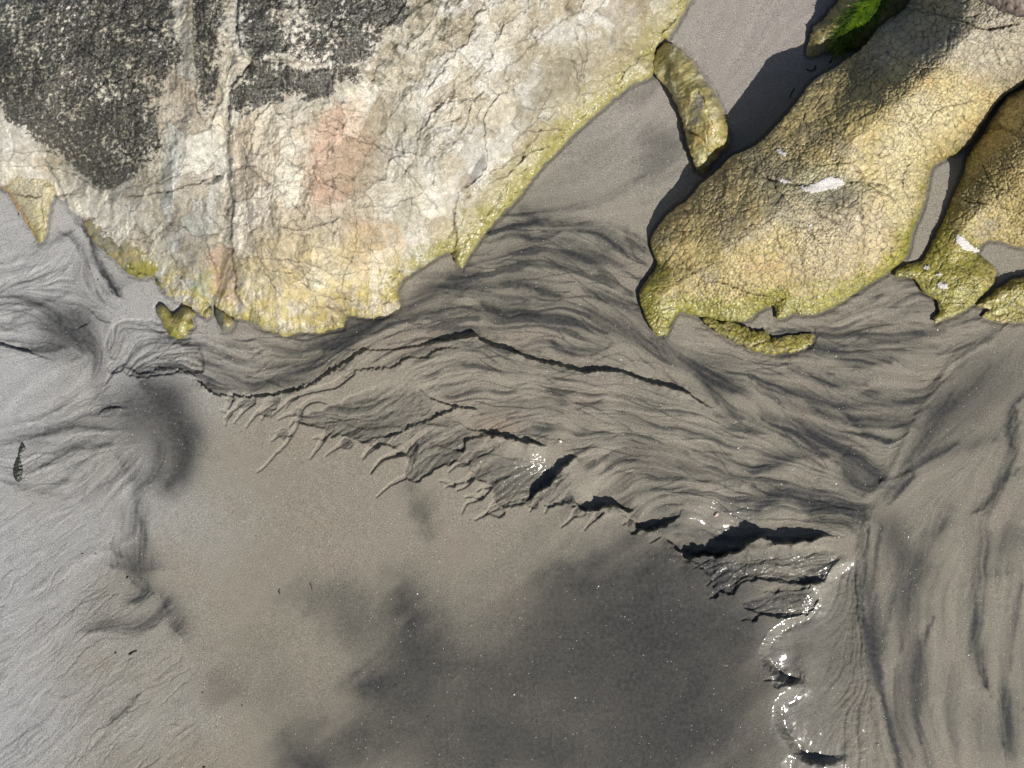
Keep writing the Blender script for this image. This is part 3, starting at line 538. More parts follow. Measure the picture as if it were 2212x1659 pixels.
col = colmix(col, (.335, .30, .275), upper*sm(420, 120, GY)*.7)
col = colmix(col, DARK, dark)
wet = np.clip(.25+.22*fans+.04*fan2+.8*rim_mask+.38*lobes*(1-.6*sm(1770, 1820, GX))+.12*braid+.30*np.exp(-((GX-1165)**2+(GY-1000)**2)/38**2)+.5*np.exp(-(((GX-1550)/90)**2+((GY-1115)/28)**2)), 0, 1)
# fade the modelled strip out towards the open beach around it
edge = np.minimum(np.minimum(GX-X0, gx[-1]-GX), np.minimum(GY-Y0, gy[-1]-GY)); ef = sm(0, 200, edge)
h *= ef
SAND_H, SAND_C, SAND_W = h, col, wet

def build_sand(hole):
    def ext(a, st):
        o = [a[-1]]; s = ST
        while abs(o[-1]) < 32000: s *= 1.13; o.append(o[-1]+s*st)
        return o[1:]
    i0 = 141; xs = gx[i0:NX-i0].astype(float); ys = gy[i0:NY-i0].astype(float)
    xs = np.array(ext(xs[::-1], -1)[::-1]+list(xs)+ext(xs, 1)); ys = np.array(ext(ys[::-1], -1)[::-1]+list(ys)+ext(ys, 1))
    XX, YY = np.meshgrid(xs, ys); XX = XX.astype(f32); YY = YY.astype(f32)
    hh = bil(SAND_H, XX, YY, X0, Y0, ST); inn = (XX > X0) & (XX < gx[-1]) & (YY > Y0) & (YY < gy[-1])
    hh = np.where(inn, hh, 0)+sm(300, 3000, np.maximum(np.abs(XX-1106), np.abs(YY-830))-1400)*60*fbm(XX, YY, 2500, 3, 61)
    cc = bil(SAND_C, XX, YY, X0, Y0, ST)
    far = sm(0, 250, np.maximum(np.maximum(X0+250-XX, XX-gx[-1]+250), np.maximum(Y0+250-YY, YY-gy[-1]+250)))
    cc = cc*(1-far[..., None])+colmix(np.broadcast_to(TAN, cc.shape), GREY*.9, sm(-.3, .4, fbm(XX, YY, 900, 4, 62)))*far[..., None]
    ww = bil(SAND_W, XX, YY, X0, Y0, ST)
    ny, nx = XX.shape
    V = to_world(XX, YY, hh).reshape(-1, 3)
    idx = np.arange(ny*nx).reshape(ny, nx)
    F = np.stack([idx[1:, :-1], idx[1:, 1:], idx[:-1, 1:], idx[:-1, :-1]], -1)
    cov = bil(hole.astype(f32), XX, YY, X0, Y0, ST) > .99
    keep = ~(cov[1:, :-1] & cov[1:, 1:] & cov[:-1, 1:] & cov[:-1, :-1] & inn[1:, 1:] & inn[:-1, :-1])
    F = F[keep]
    used = np.zeros(ny*nx, bool); used[F.ravel()] = True; rm = np.cumsum(used)-1
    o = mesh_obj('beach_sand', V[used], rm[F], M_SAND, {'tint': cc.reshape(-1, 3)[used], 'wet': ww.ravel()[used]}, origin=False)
    tag(o, kind='structure')

# ================================================================== ROCKS
COVER = np.zeros((NY, NX), bool)
TOP = SAND_H.copy()                                  # highest surface so far, for things laid on it
def strokes(hh, sl, lst, jit=1.0, c=None):
    """grooves and steps cut into a rock: points, width, depth, step"""
    for P, w, dep, step in lst:
        Q = catmull(P, 9); s2 = window(Q, max(w*4, 70 if step else 0)+8)
        a0 = max(s2[0].start, sl[0].start); a1 = min(s2[0].stop, sl[0].stop); b0 = max(s2[1].start, sl[1].start); b1 = min(s2[1].stop, sl[1].stop)
        if a1 <= a0 or b1 <= b0: continue
        g = (slice(a0, a1), slice(b0, b1)); l = (slice(a0-sl[0].start, a1-sl[0].start), slice(b0-sl[1].start, b1-sl[1].start))
        d, s, _ = line_dist(Q, GX[g]+wx2[g]*jit+wx1[g]*.45, GY[g]+wy2[g]*jit+wy1[g]*.45)
        e = np.minimum(np.hypot(GX[g]-Q[0, 0], GY[g]-Q[0, 1]), np.hypot(GX[g]-Q[-1, 0], GY[g]-Q[-1, 1])); tp = sm(0, 30, e)
        v = -dep*np.exp(-(d/w)**2)*tp
        if step: v = v+step*tp*np.where(s > 0, -1, 1)*(.9*np.exp(-d/34))*sm(0, 4, d)*sm(max(w*4, 70), 30, d)
        hh[l] += v
        if c is not None and 0 < w <= 4 and dep > 0: c[l] *= (1-.55*np.exp(-(d/max(1.25, w*.6))**2)*tp)[..., None]
def crackle(x, y, sc, s, ang=0, stretch=1.0):
    c, n = math.cos(ang), math.sin(ang); u = (x*c+y*n)/stretch; v = -x*n+y*c
    u = u+fbm(x, y, sc*1.6, 2, s+3)*sc*.55; v = v+fbm(x, y, sc*1.6, 2, s+5)*sc*.55
    f1, f2, iv = worley(u, v, sc, s)
    return f2-f1, iv, f1
def rock(name, outline, ctrl, Rr, paint, sculpt=None, warp=1.0, base=-40, rough=1.0, mat=None, under=None, clip=None):
    P = np.array([(p[0], p[1], p[2] if len(p) > 2 else 6, p[3] if len(p) > 3 else Rr) for p in outline], float)
    sl = window(P, 14); x, y = GX[sl], GY[sl]
    sd_, (he, RR) = poly_sdf(P, sl, 3.4, warp=(wx2[sl]*warp*.8, wy2[sl]*warp*.8))
    Hc = rbf_grid(ctrl, sl); dd = np.maximum(sd_, 0)
    he = blur(he, 10); nb = sm(30, 110, np.maximum(sd_, 0)); RR = blur(RR, 30)*(1-nb)+blur(RR, 110)*nb; RR = RR*(1-.45*sm(60, 200, np.maximum(sd_, 0)))
    hh = he*np.exp(-dd/70)+Hc*(1-np.exp(-dd/RR))
    hh = np.maximum(hh, he*.4)
    hh += 1.1*rough*fbm(x, y, 60, 4, 71)*np.minimum(1, dd/30)*4
    ctx = dict(x=x, y=y, d=dd, sl=sl, h=hh)
    c, w, disp = paint(ctx)
    hh = hh+disp*np.minimum(1, .25+dd/10)
    if sculpt: strokes(hh, sl, sculpt, 1.0, c)
    if under is not None: hh = hh+under(ctx)
    ins = sd_ > 0
    if clip is not None: ins &= clip(ctx)
    ny, nx = x.shape; idx = np.arange(ny*nx).reshape(ny, nx)
    q = ins[1:, :-1] & ins[1:, 1:] & ins[:-1, 1:] & ins[:-1, :-1]
    F = np.stack([idx[1:, :-1], idx[1:, 1:], idx[:-1, 1:], idx[:-1, :-1]], -1)[q]
    V = to_world(x, y, hh).reshape(-1, 3); C_ = c.reshape(-1, 3).copy(); W_ = w.ravel()
    # boundary skirt down into the sand along the line the edge is seen from
    e = np.concatenate([F[:, [0, 1]], F[:, [1, 2]], F[:, [2, 3]], F[:, [3, 0]]]); key = e.min(1).astype(np.int64)*(ny*nx)+e.max(1)
    u, inv, cnt = np.unique(key, return_inverse=True, return_counts=True); be = e[cnt[inv] == 1]
    bv = np.unique(be); xv = x.ravel()[bv]; yv = y.ravel()[bv]; off = len(V)
    mp = np.zeros(ny*nx, np.int64); mp[bv] = np.arange(len(bv))+off
    hv = hh.ravel()[bv]
    mid = to_world(xv, yv, hv*.55+base*.45); low = to_world(xv, yv, np.full(len(bv), base, f32))
    # real undercut: lower rings drawn in towards the middle of the stone
    cen = V[np.unique(F)].mean(0)
    for ring, k_ in ((mid, .012), (low, .02)):
        dv = cen[:2]-ring[:, :2]; L_ = np.linalg.norm(dv, axis=1, keepdims=True)+1e-6; ring[:, :2] += dv/L_*np.minimum(k_, L_*.2)
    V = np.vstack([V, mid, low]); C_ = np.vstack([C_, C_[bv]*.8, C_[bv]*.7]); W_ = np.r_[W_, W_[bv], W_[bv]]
    n = len(bv)
    S1 = np.stack([be[:, 1], be[:, 0], mp[be[:, 0]], mp[be[:, 1]]], -1); S2 = np.stack([mp[be[:, 1]], mp[be[:, 0]], mp[be[:, 0]]+n, mp[be[:, 1]]+n], -1)
    F = np.vstack([F, S1, S2])
    used = np.zeros(len(V), bool); used[F.ravel()] = True; rm = np.cumsum(used)-1
    o = mesh_obj(name, V[used], rm[F], mat or M_ROCK, {'tint': np.clip(C_[used], 0, 1), 'wet': W_[used]})
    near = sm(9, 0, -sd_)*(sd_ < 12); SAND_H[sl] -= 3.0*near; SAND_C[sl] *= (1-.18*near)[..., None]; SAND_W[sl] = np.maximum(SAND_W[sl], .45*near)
    COVER[sl] |= (sd_ > 16)
    TOP[sl] = np.where(ins, np.maximum(TOP[sl], hh), TOP[sl])
    return o

def fractures(n, box, ang, spread, lmin, lmax, seed, dep=1.6, step=1.2):
    r_ = random.Random(seed); o = []
    for i in range(n):
        x, y = r_.uniform(box[0], box[2]), r_.uniform(box[1], box[3]); a = ang+r_.gauss(0, spread); L = r_.uniform(lmin, lmax); P = [(x, y)]
        for k in range(max(3, int(L/22))): a += r_.gauss(0, .22); x += math.cos(a)*22; y += math.sin(a)*22; P.append((x, y))
        o.append((P, r_.uniform(1.1, 1.7), dep*r_.uniform(.5, 1.4), r_.choice((-1, 0, 0, 1))*step*r_.uniform(.6, 2.2)))
    return o
ALG = np.array((.245, .225, .028), f32); ALG2 = np.array((.075, .085, .014), f32)
def mask_poly(ctx, P, soft=8, wob=1.0, s=0):
    sl = ctx['sl']; m = np.array(P, float); s2 = window(m, soft*3+30)
    o = np.zeros(ctx['x'].shape, f32)
    a0 = max(s2[0].start, sl[0].start); a1 = min(s2[0].stop, sl[0].stop); b0 = max(s2[1].start, sl[1].start); b1 = min(s2[1].stop, sl[1].stop)
    if a1 <= a0 or b1 <= b0: return o
    g = (slice(a0, a1), slice(b0, b1)); l = (slice(a0-sl[0].start, a1-sl[0].start), slice(b0-sl[1].start, b1-sl[1].start))
    sd_, _ = poly_sdf(P, g, 5, warp=(wx1[g]*wob+wx2[g]*wob, wy1[g]*wob+wy2[g]*wob)); o[l] = sm(-soft, soft, sd_); return o

def algae(c, w, ctx, m, s=0):
    """yellow-green film, patchy, where m is high"""
    x, y = ctx['x'], ctx['y']
    n = fbm(x, y, 26, 4, 81+s)+.5*fbm(x, y, 6, 2, 82+s)
    k = sm(.0, .85, m+.65*n)
    k2 = sm(.25, .7, fbm(x, y, 12, 3, 83+s)+.2)
    tint = colmix(np.broadcast_to(ALG, c.shape), ALG2, np.clip(k2*.6+.75*np.exp(-ctx['d']/5), 0, 1))
    return c*(1-k[..., None]*.86)+tint*k[..., None]*.86, np.clip(w+.15*k, 0, 1), k
def paint_big(ctx):
    x, y, d = ctx['x'], ctx['y'], ctx['d']
    base = np.array((.375, .35, .275), f32); c = np.broadcast_to(base, x.shape+(3,)).copy()
    n1 = fbm(x, y, 220, 4, 91); n2 = fbm(x, y, 60, 4, 92); n3 = fbm(x, y, 11, 3, 93)
    c = colmix(c, (.58, .54, .47), sm(-.1, .5, n1)*.7)
    c = colmix(c, (.34, .26, .18), sm(.05, .5, n2)*.5)
    rgt = mask_poly(ctx, [(830,-400),(1600,-400),(1500,10),(1040,540),(980,420),(860,200),(800,60)], 60)
    rfold = fbm((x*.64-y*.77)/2.8, x*.77+y*.64, 46, 4, 120, .55, True); vfold = fbm(x, y/2.6, 52, 4, 121, .55, True)
    rr = sm(-.1, .55, rfold); vv = sm(-.1, .6, vfold)
    c = colmix(c, (.35, .305, .22), rgt*.75); c = colmix(c, (.56, .55, .51), rgt*rr*sm(-.25, .3, fbm(x, y, 90, 3, 94))*.75)
    c = colmix(c, (.57, .56, .52), (1-rgt)*vv*sm(-.1, .35, fbm(x, y, 100, 3, 122))*.6)
    c = colmix(c, (.28, .21, .13), (1-rgt)*sm(.0, -.4, vfold)*.6)
    c = colmix(c, (.25, .215, .15), rgt*sm(.05, -.35, rfold)*.5)
    grey = mask_poly(ctx, [(365,-300),(425,-300),(430,120),(445,250),(490,330),(480,420),(455,560),(445,640),(380,560),(350,420),(350,330),(375,150)], 8, 1.4)
    c = colmix(c, (.37, .365, .325), grey*.85); c = colmix(c, (.24, .21, .155), grey*sm(330, 150, y)*(.35+.5*sm(-.1, .3, n2)))
    c = colmix(c, (.58, .58, .54), grey*sm(-.05, .4, fbm(x, y, 40, 3, 95))*sm(150, 400, y)*.8)
    pk = mask_poly(ctx, [(510,270),(640,250),(700,230),(790,220),(800,330),(830,480),(780,560),(600,560),(520,500)], 26)
    c = colmix(c, (.42, .355, .265), pk*.6)
    orr = mask_poly(ctx, [(690,250),(760,215),(795,300),(770,380),(745,440),(690,450),(662,400),(668,320)], 20, 2.2)
    ws = mask_poly(ctx, [(600,285),(635,285),(648,380),(640,445),(600,440),(588,400)], 5, 1.4); c = colmix(c, (.58, .55, .46), ws*.6)
    tn = mask_poly(ctx, [(512,270),(600,262),(590,380),(560,420),(512,420)], 6, 1.3); c = colmix(c, (.41, .34, .25), tn*.6)
    mot = sm(-.15, .35, fbm(x, y, 22, 4, 112)); c = colmix(c, (.47, .30, .205), orr*(.5+.25*mot+.3*sm(.3, -.4, vfold)))
    o2 = mask_poly(ctx, [(745,470),(850,480),(865,560),(800,600),(750,560)], 16); c = colmix(c, (.50, .33, .18), o2*.5*(.3+.7*mot))
    pnk = mask_poly(ctx, [(440,545),(500,530),(515,600),(512,655),(470,645),(445,590)], 6); c = colmix(c, (.56, .40, .34), pnk*.7)
    crm = mask_poly(ctx, [(500,540),(700,500),(860,560),(860,690),(640,720),(520,680),(505,600)], 60)
    c = colmix(c, (.52, .42, .22), crm*(.4+.45*sm(-.2, .4, n2)))
    wh = mask_poly(ctx, [(120,400),(240,420),(330,470),(370,560),(330,580),(250,530),(190,480)], 12)
    c = colmix(c, (.60, .57, .48), wh*.65)
    gs = mask_poly(ctx, [(425,600),(450,590),(458,660),(440,672),(418,650)], 5); c = colmix(c, (.25, .31, .20), gs*.8)
    gs = mask_poly(ctx, [(1046,330),(1050,355),(1018,398),(1010,396),(1030,350)], 1.5, .2); c = colmix(c, (.24, .24, .23), gs*.9)
    c = colmix(c, (.10, .09, .065), sm(.42, .75, fbm(x, y, 30, 4, 99))*.3)
    # black tar lichen
    drk = mask_poly(ctx, [(760,-300),(1080,-300),(1050,20),(960,110),(880,200),(790,230),(760,150),(820,60)], 55); c = colmix(c, (.13, .125, .09), drk*sm(-.12, .3, fbm(x, y, 18, 4, 115, .7)+.4*n2)*.85)
    L = np.maximum(np.maximum(mask_poly(ctx, [(-400,-400),(345,-400),(372,-40),(368,60),(392,120),(350,200),(345,300),(352,335),(300,375),(245,412),(190,385),(120,335),(30,275),(-60,190),(-400,150)], 20),
        mask_poly(ctx, [(422,-200),(500,-200),(492,60),(478,150),(462,225),(442,250),(430,190),(420,80)], 10)),
        np.maximum(mask_poly(ctx, [(515,-300),(880,-300),(880,20),(830,60),(820,110),(730,150),(640,125),(600,125),(560,135),(530,110),(513,60)], 24),
        mask_poly(ctx, [(556,130),(600,126),(650,150),(750,140),(792,168),(700,205),(640,232),(600,218),(540,246),(503,256),(503,190),(530,160)], 11)))
    hole = fbm(x, y, 10, 4, 96, .65)+(.55+.6*sm(380, 500, x))*fbm(x, y, 75, 3, 97)-.03*sm(420, 380, x)
    ve = 1-sm(.0, .06, np.abs(fbm(x, y, 85, 3, 98)))
    spk = fbm(x, y, 4.5, 2, 111, .8)
    k = sm(.30, .62, L-.75*sm(-.12, .5, hole)-.5*ve*sm(-.1, .2, n2)-.30*sm(.05, .4, spk))*sm(.1, .5, L)
    blk = colmix(np.broadcast_to(np.array((.034, .033, .030), f32), c.shape), (.15, .14, .115), sm(-.2, .5, fbm(x, y, 5, 3, 100)))
    blk = colmix(blk, (.12, .145, .125), sm(150, -60, x+y)*.5)
    c = c*(1-k[..., None]*.97)+blk*k[..., None]*.97
    # facets between old fracture planes
    fx = x+fbm(x, y, 60, 3, 130)*26; fy = y+fbm(x, y, 60, 3, 131)*26
    ca, sa = math.cos(.35), math.sin(.35)
    g1_, g2_, fid = worley((fx*ca+fy*sa), (-fx*sa+fy*ca)/1.9, 62, 9); fe = g2_-g1_
    h1_, h2_, hid = worley((fx*.64-fy*.77)/2.6, fx*.77+fy*.64, 44, 10); he_ = h2_-h1_
    fid2 = fid*(1-rgt)+hid*rgt; fe2 = fe*(1-rgt)+he_*rgt
    bare = 1-sm(.2, .6, L)
    c = c*(1+.34*(fid2-.5)*bare)[..., None]; c = colmix(c, (.56, .53, .45), sm(.72, .8, fid2)*bare*.35); c = colmix(c, (.34, .27, .18), sm(.26, .18, fid2)*bare*.4)
    c = c*(1-.45*sm(.035, .0, fe2)*bare)[..., None]
    facet = (fid2-.5)*7*sm(0, .10, fe2)+1.5*sm(0, .06, fe2)
    # fine structure
    e1, iv, _ = crackle(x, y, 15, 5, -.9, 1.5); e2, iv2, _ = crackle(x, y, 42, 6, -.5, 1.4)
    wr = fbm(x*.75+y*.66, (-x*.66+y*.75)*1.0, 10, 3, 101, .6, True)
    wrs = fbm((x*.64-y*.77)/2.4, x*.77+y*.64, 11, 3, 104, .6, True)
    low = sm(260, 480, y)
    ckm = low*sm(.0, .3, fbm(x, y, 120, 2, 102)+.12)
    c = c*(1-.36*(sm(.10, .0, e1)*ckm)[..., None])*(1-.32*(sm(.05, .0, e2)*low)[..., None])
    c = c*(1+.22*(iv-.5)[..., None])*(1+.30*n3[..., None])*(1-.40*(rgt*sm(.0, .7, -wrs))[..., None])*(1-.35*sm(.25, .5, fbm(x, y, 4.2, 2, 116, .8))[..., None])*(1+.28*n1[..., None])
    fold = fbm(x*.8+y*.5, (y*.8-x*.5)*.55, 130, 3, 113, .5, True)
    disp = facet+8*fold+8*rfold*rgt+6.5*vfold*(1-rgt)+1.5*wr*(1-rgt)+3.2*wrs*rgt+1.0*sm(0, .3, e1)*ckm+1.2*sm(0, .1, e2)*low+11*n2+1.6*fbm(x, y, 16, 3, 114)*2+1.0*fbm(x, y, 6, 2, 103)-.8*k+1.3*k*fbm(x, y, 5, 2, 105)
    w = np.clip(.35+.3*n1+.3*rgt+.3*sm(70, 0, d), 0, 1)
    am = np.exp(-d/34)*sm(850, 1000, x)*1.0+np.exp(-d/26)*sm(380, 500, x)*sm(900, 700, x)*sm(620, 690, y+.2*(850-x)*.5)*.85+.35*np.exp(-d/70)*sm(900, 1050, x)*sm(100, 350, y)
    am += .8*np.exp(-(np.hypot(x-862, y-625)/45)**2)+.7*np.exp(-(np.hypot((x-905)/70, (y-560)/45))**2)*.6
    am -= .25
    c, w, ka = algae(c, w, ctx, am); disp = disp+ka*.5*fbm(x, y, 5, 2, 106)
    c = colmix(c, (.42, .35, .09), sm(500, 640, y)*sm(150, 20, d)*sm(-.1, .4, fbm(x, y, 25, 3, 107)+.1)*.6)
    c = colmix(c, (.36, .32, .12), sm(110, 15, d+.25*wr*60)*sm(880, 1000, x)*.55)
    return c, w, disp
A_OUT = [(1560,-120),(1490,5),(1482,20),(1455,67),(1445,81),(1418,104),(1413,162),(1387,175),(1367,182),(1337,206),(1293,243),(1243,286),(1222,310),(1175,357),(1135,408),(1108,441),(1074,475),(1040,516),(1013,553),(1000,582),(985,570),(978,545),(960,548),
 (930,566),(900,585),(870,605),(858,625),(865,645),(865,665),(832,683),(798,689),(773,686),(749,682),(742,708),(712,714),(688,721),(645,717),(620,729),(596,720),(565,712),(541,695),(507,689),(485,680),(467,662),(458,650),(447,676),(440,683),(421,671),(400,660),(378,649),(358,636),
 (345,612),(330,590),(305,570),(275,552),(249,539),(215,515),(189,485),(158,462),(135,435),(108,415),(60,412),(0,404),(-60,360),(-200,250),(-280,60),(-285,-180),(-150,-285),(500,-290),(1100,-290),(1480,-270)]
A_CTRL = [(0,0,330),(400,30,400),(800,0,400),(1200,-20,300),(1430,-50,130),(1400,100,70),(1250,230,75),(1050,400,90),(1010,520,40),(700,400,270),(560,300,330),(440,330,290),(300,350,290),(200,450,130),(330,570,60),(600,660,95),(740,650,80),(860,500,120),(900,300,230),(0,300,250),
 (100,390,110),(480,600,100),(-200,0,250),(0,-260,250),(700,-260,330),(1300,-260,200),(1100,180,230),(-100,220,220),(700,560,180),(1160,120,225),(1200,200,150),(960,330,235),(600,420,285),(500,420,240),(400,450,250),(430,600,70),(560,620,130)]
A_CUT = [(T2((1640,0),(1460,110),(1300,220),(1160,360),(1060,440),(1035,540)),2.2,4,5),(T2((1030,580),(920,750),(915,900),(930,1010),(905,1100),(830,1180),(740,1260),(720,1400),(735,1500),(715,1640)),2.2,3.5,-4),([(1050,340),(1017,398),(986,425),(978,520)],24,14,0),([(860,110),(950,220),(1045,330)],34,12,0),([(640,240),(650,420),(640,560),(660,680)],26,9,0),([(790,150),(830,330),(860,480),(880,560)],34,12,0),([(400,240),(380,420),(410,560)],22,-12,0),([(478,240),(482,330),(486,400),(480,520),(465,650)],15,22,0),([(530,150),(545,300),(560,480)],18,-8,0),([(1230,40),(1330,-20),(1430,-60)],26,12,0),([(1250,190),(1150,260),(1090,330)],22,9,0),([(200,420),(300,470),(380,520)],20,-9,0),([(740,200),(745,420),(760,600)],28,-9,0),(T2((1480,150),(1560,180),(1575,330),(1550,460),(1510,580)),2.5,2,2),
 (T2((1100,670),(1200,700),(1330,690),(1460,670)),2,3,-2),(T2((1130,850),(1350,830),(1480,850)),2,2.5,2),(T2((1200,20),(1100,80),(1020,200),(990,300)),1.6,1.5,0),(T2((1320,890),(1420,880),(1470,860)),3,5,0),
 (T2((930,540),(900,600),(820,690),(810,760),(740,900)),2,2,-2),(T2((560,900),(640,950),(740,930)),2,2,0),(T2((2200,60),(2110,150),(2060,210),(1990,200)),2,3,-2),
 ([(513,-250),(514,20),(512,80),(524,120),(545,136),(520,165),(498,200),(496,330),(500,420),(504,450),(500,520),(508,600),(512,640),(535,675)],2.2,5,-7),([(418,-200),(418,60),(424,150),(428,240),(450,262)],2.5,4,7),([(450,400),(470,380),(492,366)],6,38,0),([(445,405),(438,470),(450,540),(470,600),(470,640)],3,6,4),
 ([(640,300),(612,300),(597,360),(592,400),(570,428),(535,430),(520,425)],2.2,3,5),([(545,136),(600,126),(660,133),(700,150),(770,165)],2.5,6,-3),([(250,420),(330,385),(365,340)],2,3,-3),([(260,430),(350,415),(430,395),(470,370)],2,3,3),([(0,325),(60,330),(130,320)],1.5,3,0),([(0,362),(80,360),(150,372),(240,425)],1.8,4,2),
 ([(40,420),(110,425),(180,415)],2,4,2),([(660,270),(760,300),(880,330),(960,340)],1.4,2.5,0),([(690,240),(860,350),(960,470)],1.2,1.5,0),([(560,520),(640,600),(700,640),(800,650)],1.6,3,2),([(500,560),(620,560),(740,600)],1.3,2,0),([(620,460),(650,500),(640,560),(700,600)],1.5,3,3),([(760,420),(770,520),(740,600),(745,690)],1.4,2.5,-2),
 ([(850,560),(820,620),(850,660)],1.5,3,0),([(0,160),(100,240),(200,350),(250,415)],1.5,2,-2),([(120,60),(220,140),(300,260)],1.6,2,2),([(620,560),(660,600),(665,640)],2,3,0),([(345,470),(375,560),(420,640)],1.3,3,2),([(530,260),(530,400),(545,520),(600,640)],1.2,2,0),([(930,60),(1000,120),(1050,180)],1.5,1.5,1)]
big = rock('boulder', [(p[0], p[1], 5 if p[0] > 960 and p[1] > 0 else 4) for p in A_OUT], A_CTRL, 72, paint_big, A_CUT+fractures(26, (505,230,860,640), .45, .35, 50, 180, 1)+fractures(20, (860,-20,1400,420), -.85, .3, 60, 220, 2, 2.0, 1.6)+fractures(14, (180,400,480,600), .6, .7, 40, 120, 3)+fractures(16, (0,-40,360,380), .8, .4, 60, 200, 4, 1.5, 2))
tag(big, 'huge pale boulder with black lichen crust and an orange stain, filling the upper left', 'rock', 'sea-worn rocks standing in the wet sand')

def paint_gold(seed, alg=None, extra=None, gold=.5):
    def f(ctx):
        x, y, d = ctx['x'], ctx['y'], ctx['d']
        c = np.broadcast_to(np.array((.40, .322, .14), f32), x.shape+(3,)).copy()
        n1 = fbm(x, y, 170, 4, seed); n2 = fbm(x, y, 50, 4, seed+1)
        c = colmix(c, (.55, .458, .225), sm(-.15, .4, n1)*.85); c = colmix(c, (.42, .27, .11), sm(.05, .5, n2+.3*n1)*gold)
        c = colmix(c, (.26, .225, .16), sm(.0, .5, fbm(x, y, 90, 3, seed+2))*.6)
        w = np.full(x.shape, .5, f32)
        if extra: c = extra(ctx, c)
        if alg: c, w, ka = algae(c, w, ctx, alg(ctx), seed)
        fine = fbm(x, y, 150, 2, seed+9)
        e1, iv, f1 = crackle(x, y, 7.2, seed, -.85, 1.35); e2, _, _ = crackle(x, y, 40, seed+1, -.4, 1.3)
        e3, _, _ = crackle(x, y, 14, seed+2, -.7, 1.3)
        bl = sm(-.2, .3, fine)
        ck = sm(.20, .04, e1)*(1-bl)+sm(.13, .02, e3)*bl
        c = c*(1-.72*ck[..., None])*1.12*(1-.4*sm(.045, .0, e2)[..., None])*(1+.35*(iv-.5)[..., None])*(1+.15*fbm(x, y, 7, 2, seed+4)[..., None])
        disp = 1.5*sm(0, .35, e1)*(1-bl)+1.3*sm(0, .25, e3)*bl+1.7*sm(0, .07, e2)+4*n2+.8*fbm(x, y, 7, 2, seed+6)+1.3*fbm(x*.77-y*.64, (x*.64+y*.77)*1.8, 30, 3, seed+7)
        return c, w, disp
    return f
def b_extra(ctx, c):
    x, y = ctx['x'], ctx['y']
    g = mask_poly(ctx, [(1600,330),(1700,340),(1850,380),(1900,410),(1830,450),(1760,440),(1640,400)], 22); c = colmix(c, (.25, .25, .17), g*.6)
    g = mask_poly(ctx, [(1660,420),(1830,410),(1850,470),(1740,500),(1650,470)], 26); c = colmix(c, (.17, .165, .145), g*.5)
    g = mask_poly(ctx, [(1760,460),(1900,430),(1920,560),(1860,640),(1740,600),(1720,520)], 30); c = colmix(c, (.42, .35, .23), g*.6)
    g = mask_poly(ctx, [(1910,20),(2212,-50),(2300,60),(2200,200),(2050,150),(1900,130)], 50); c = colmix(c, (.33, .30, .24), g*.8)
    g = mask_poly(ctx, [(1450,480),(1560,400),(1640,330),(1720,230),(1900,60),(1840,200),(1700,370),(1560,480)], 34); c = colmix(c, (.29, .23, .14), g*.25)
    g = mask_poly(ctx, [(1950,230),(2100,210),(2010,340),(1990,460),(1950,520),(1900,400)], 30); c = colmix(c, (.50, .44, .26), g*.7)
    g = mask_poly(ctx, [(1610,560),(1720,570),(1720,600),(1600,595)], 18); c = colmix(c, (.44, .29, .16), g*.3)
    return c
def b_alg(ctx):
    x, y, d = ctx['x'], ctx['y'], ctx['d']
    low = np.exp(-d/45)*sm(520, 640, y+.15*(x-1400))*1.15+.5*sm(570, 690, y+.1*(x-1700))
    rt = np.exp(-d/20)*sm(1880, 1960, x)*sm(200, 300, y)*.9
    tip = np.exp(-d/22)*sm(1520, 1400, x)*sm(430, 560, y)*.8
    return low+rt+tip-.27
B_OUT = [(2000,-110,60),(1961,7,50,90),(1904,51,52,95),(1870,94,62,100),(1820,135,75,105),(1759,172,92,110),(1729,209,95,110),(1702,243,95,110),(1668,280,90,110),(1641,307,85,105),(1600,330,75,100),(1577,338,60,100),(1550,368,52,95),(1513,398,44,90),(1486,431,36,80),(1450,455,26,75),(1422,488,16,70),
 (1405,515,9,60),(1408,545,6,55),(1420,570,6,55),(1400,600,6,50),(1378,635,6,45),(1388,670,6),(1400,700,8),(1420,728,5),(1440,725,5),(1450,700,5),(1466,676,5),(1500,683,5),(1533,688,5),(1575,696,5),(1601,696,5),(1622,690,4),(1634,676,4),(1655,664,4),(1672,662,4),(1675,691,4),(1690,690,4),(1715,678,4),
 (1735,682,4),(1759,680,4),(1786,671,4),(1823,651,5),(1853,631,5),(1884,611,5),(1914,594,5),(1938,575,6),(1961,552,8),(1971,505,10),(1992,455,12),(2005,404,14),(2012,364,16),(2032,350,20),(2056,338,20),(2079,325,20),(2103,303,25),(2123,270,30),(2160,216,30),(2212,182,30),(2400,60,20),(2450,-150,20),(2300,-280,20),(2080,-280,30)]
B_CTRL = [(2000,-50,215),(2100,40,222),(1970,120,212),(1850,230,195),(1700,360,165),(1600,440,140),(1480,540,80),(1790,400,118),(1860,460,135),(1760,520,112),(1600,560,92),(1450,640,38),(1600,660,40),(1750,640,42),(1880,570,75),(1960,420,110),(2010,250,180),(2100,240,150),(2200,60,230),(2350,-100,200),(2150,-200,220),(1900,330,150)]
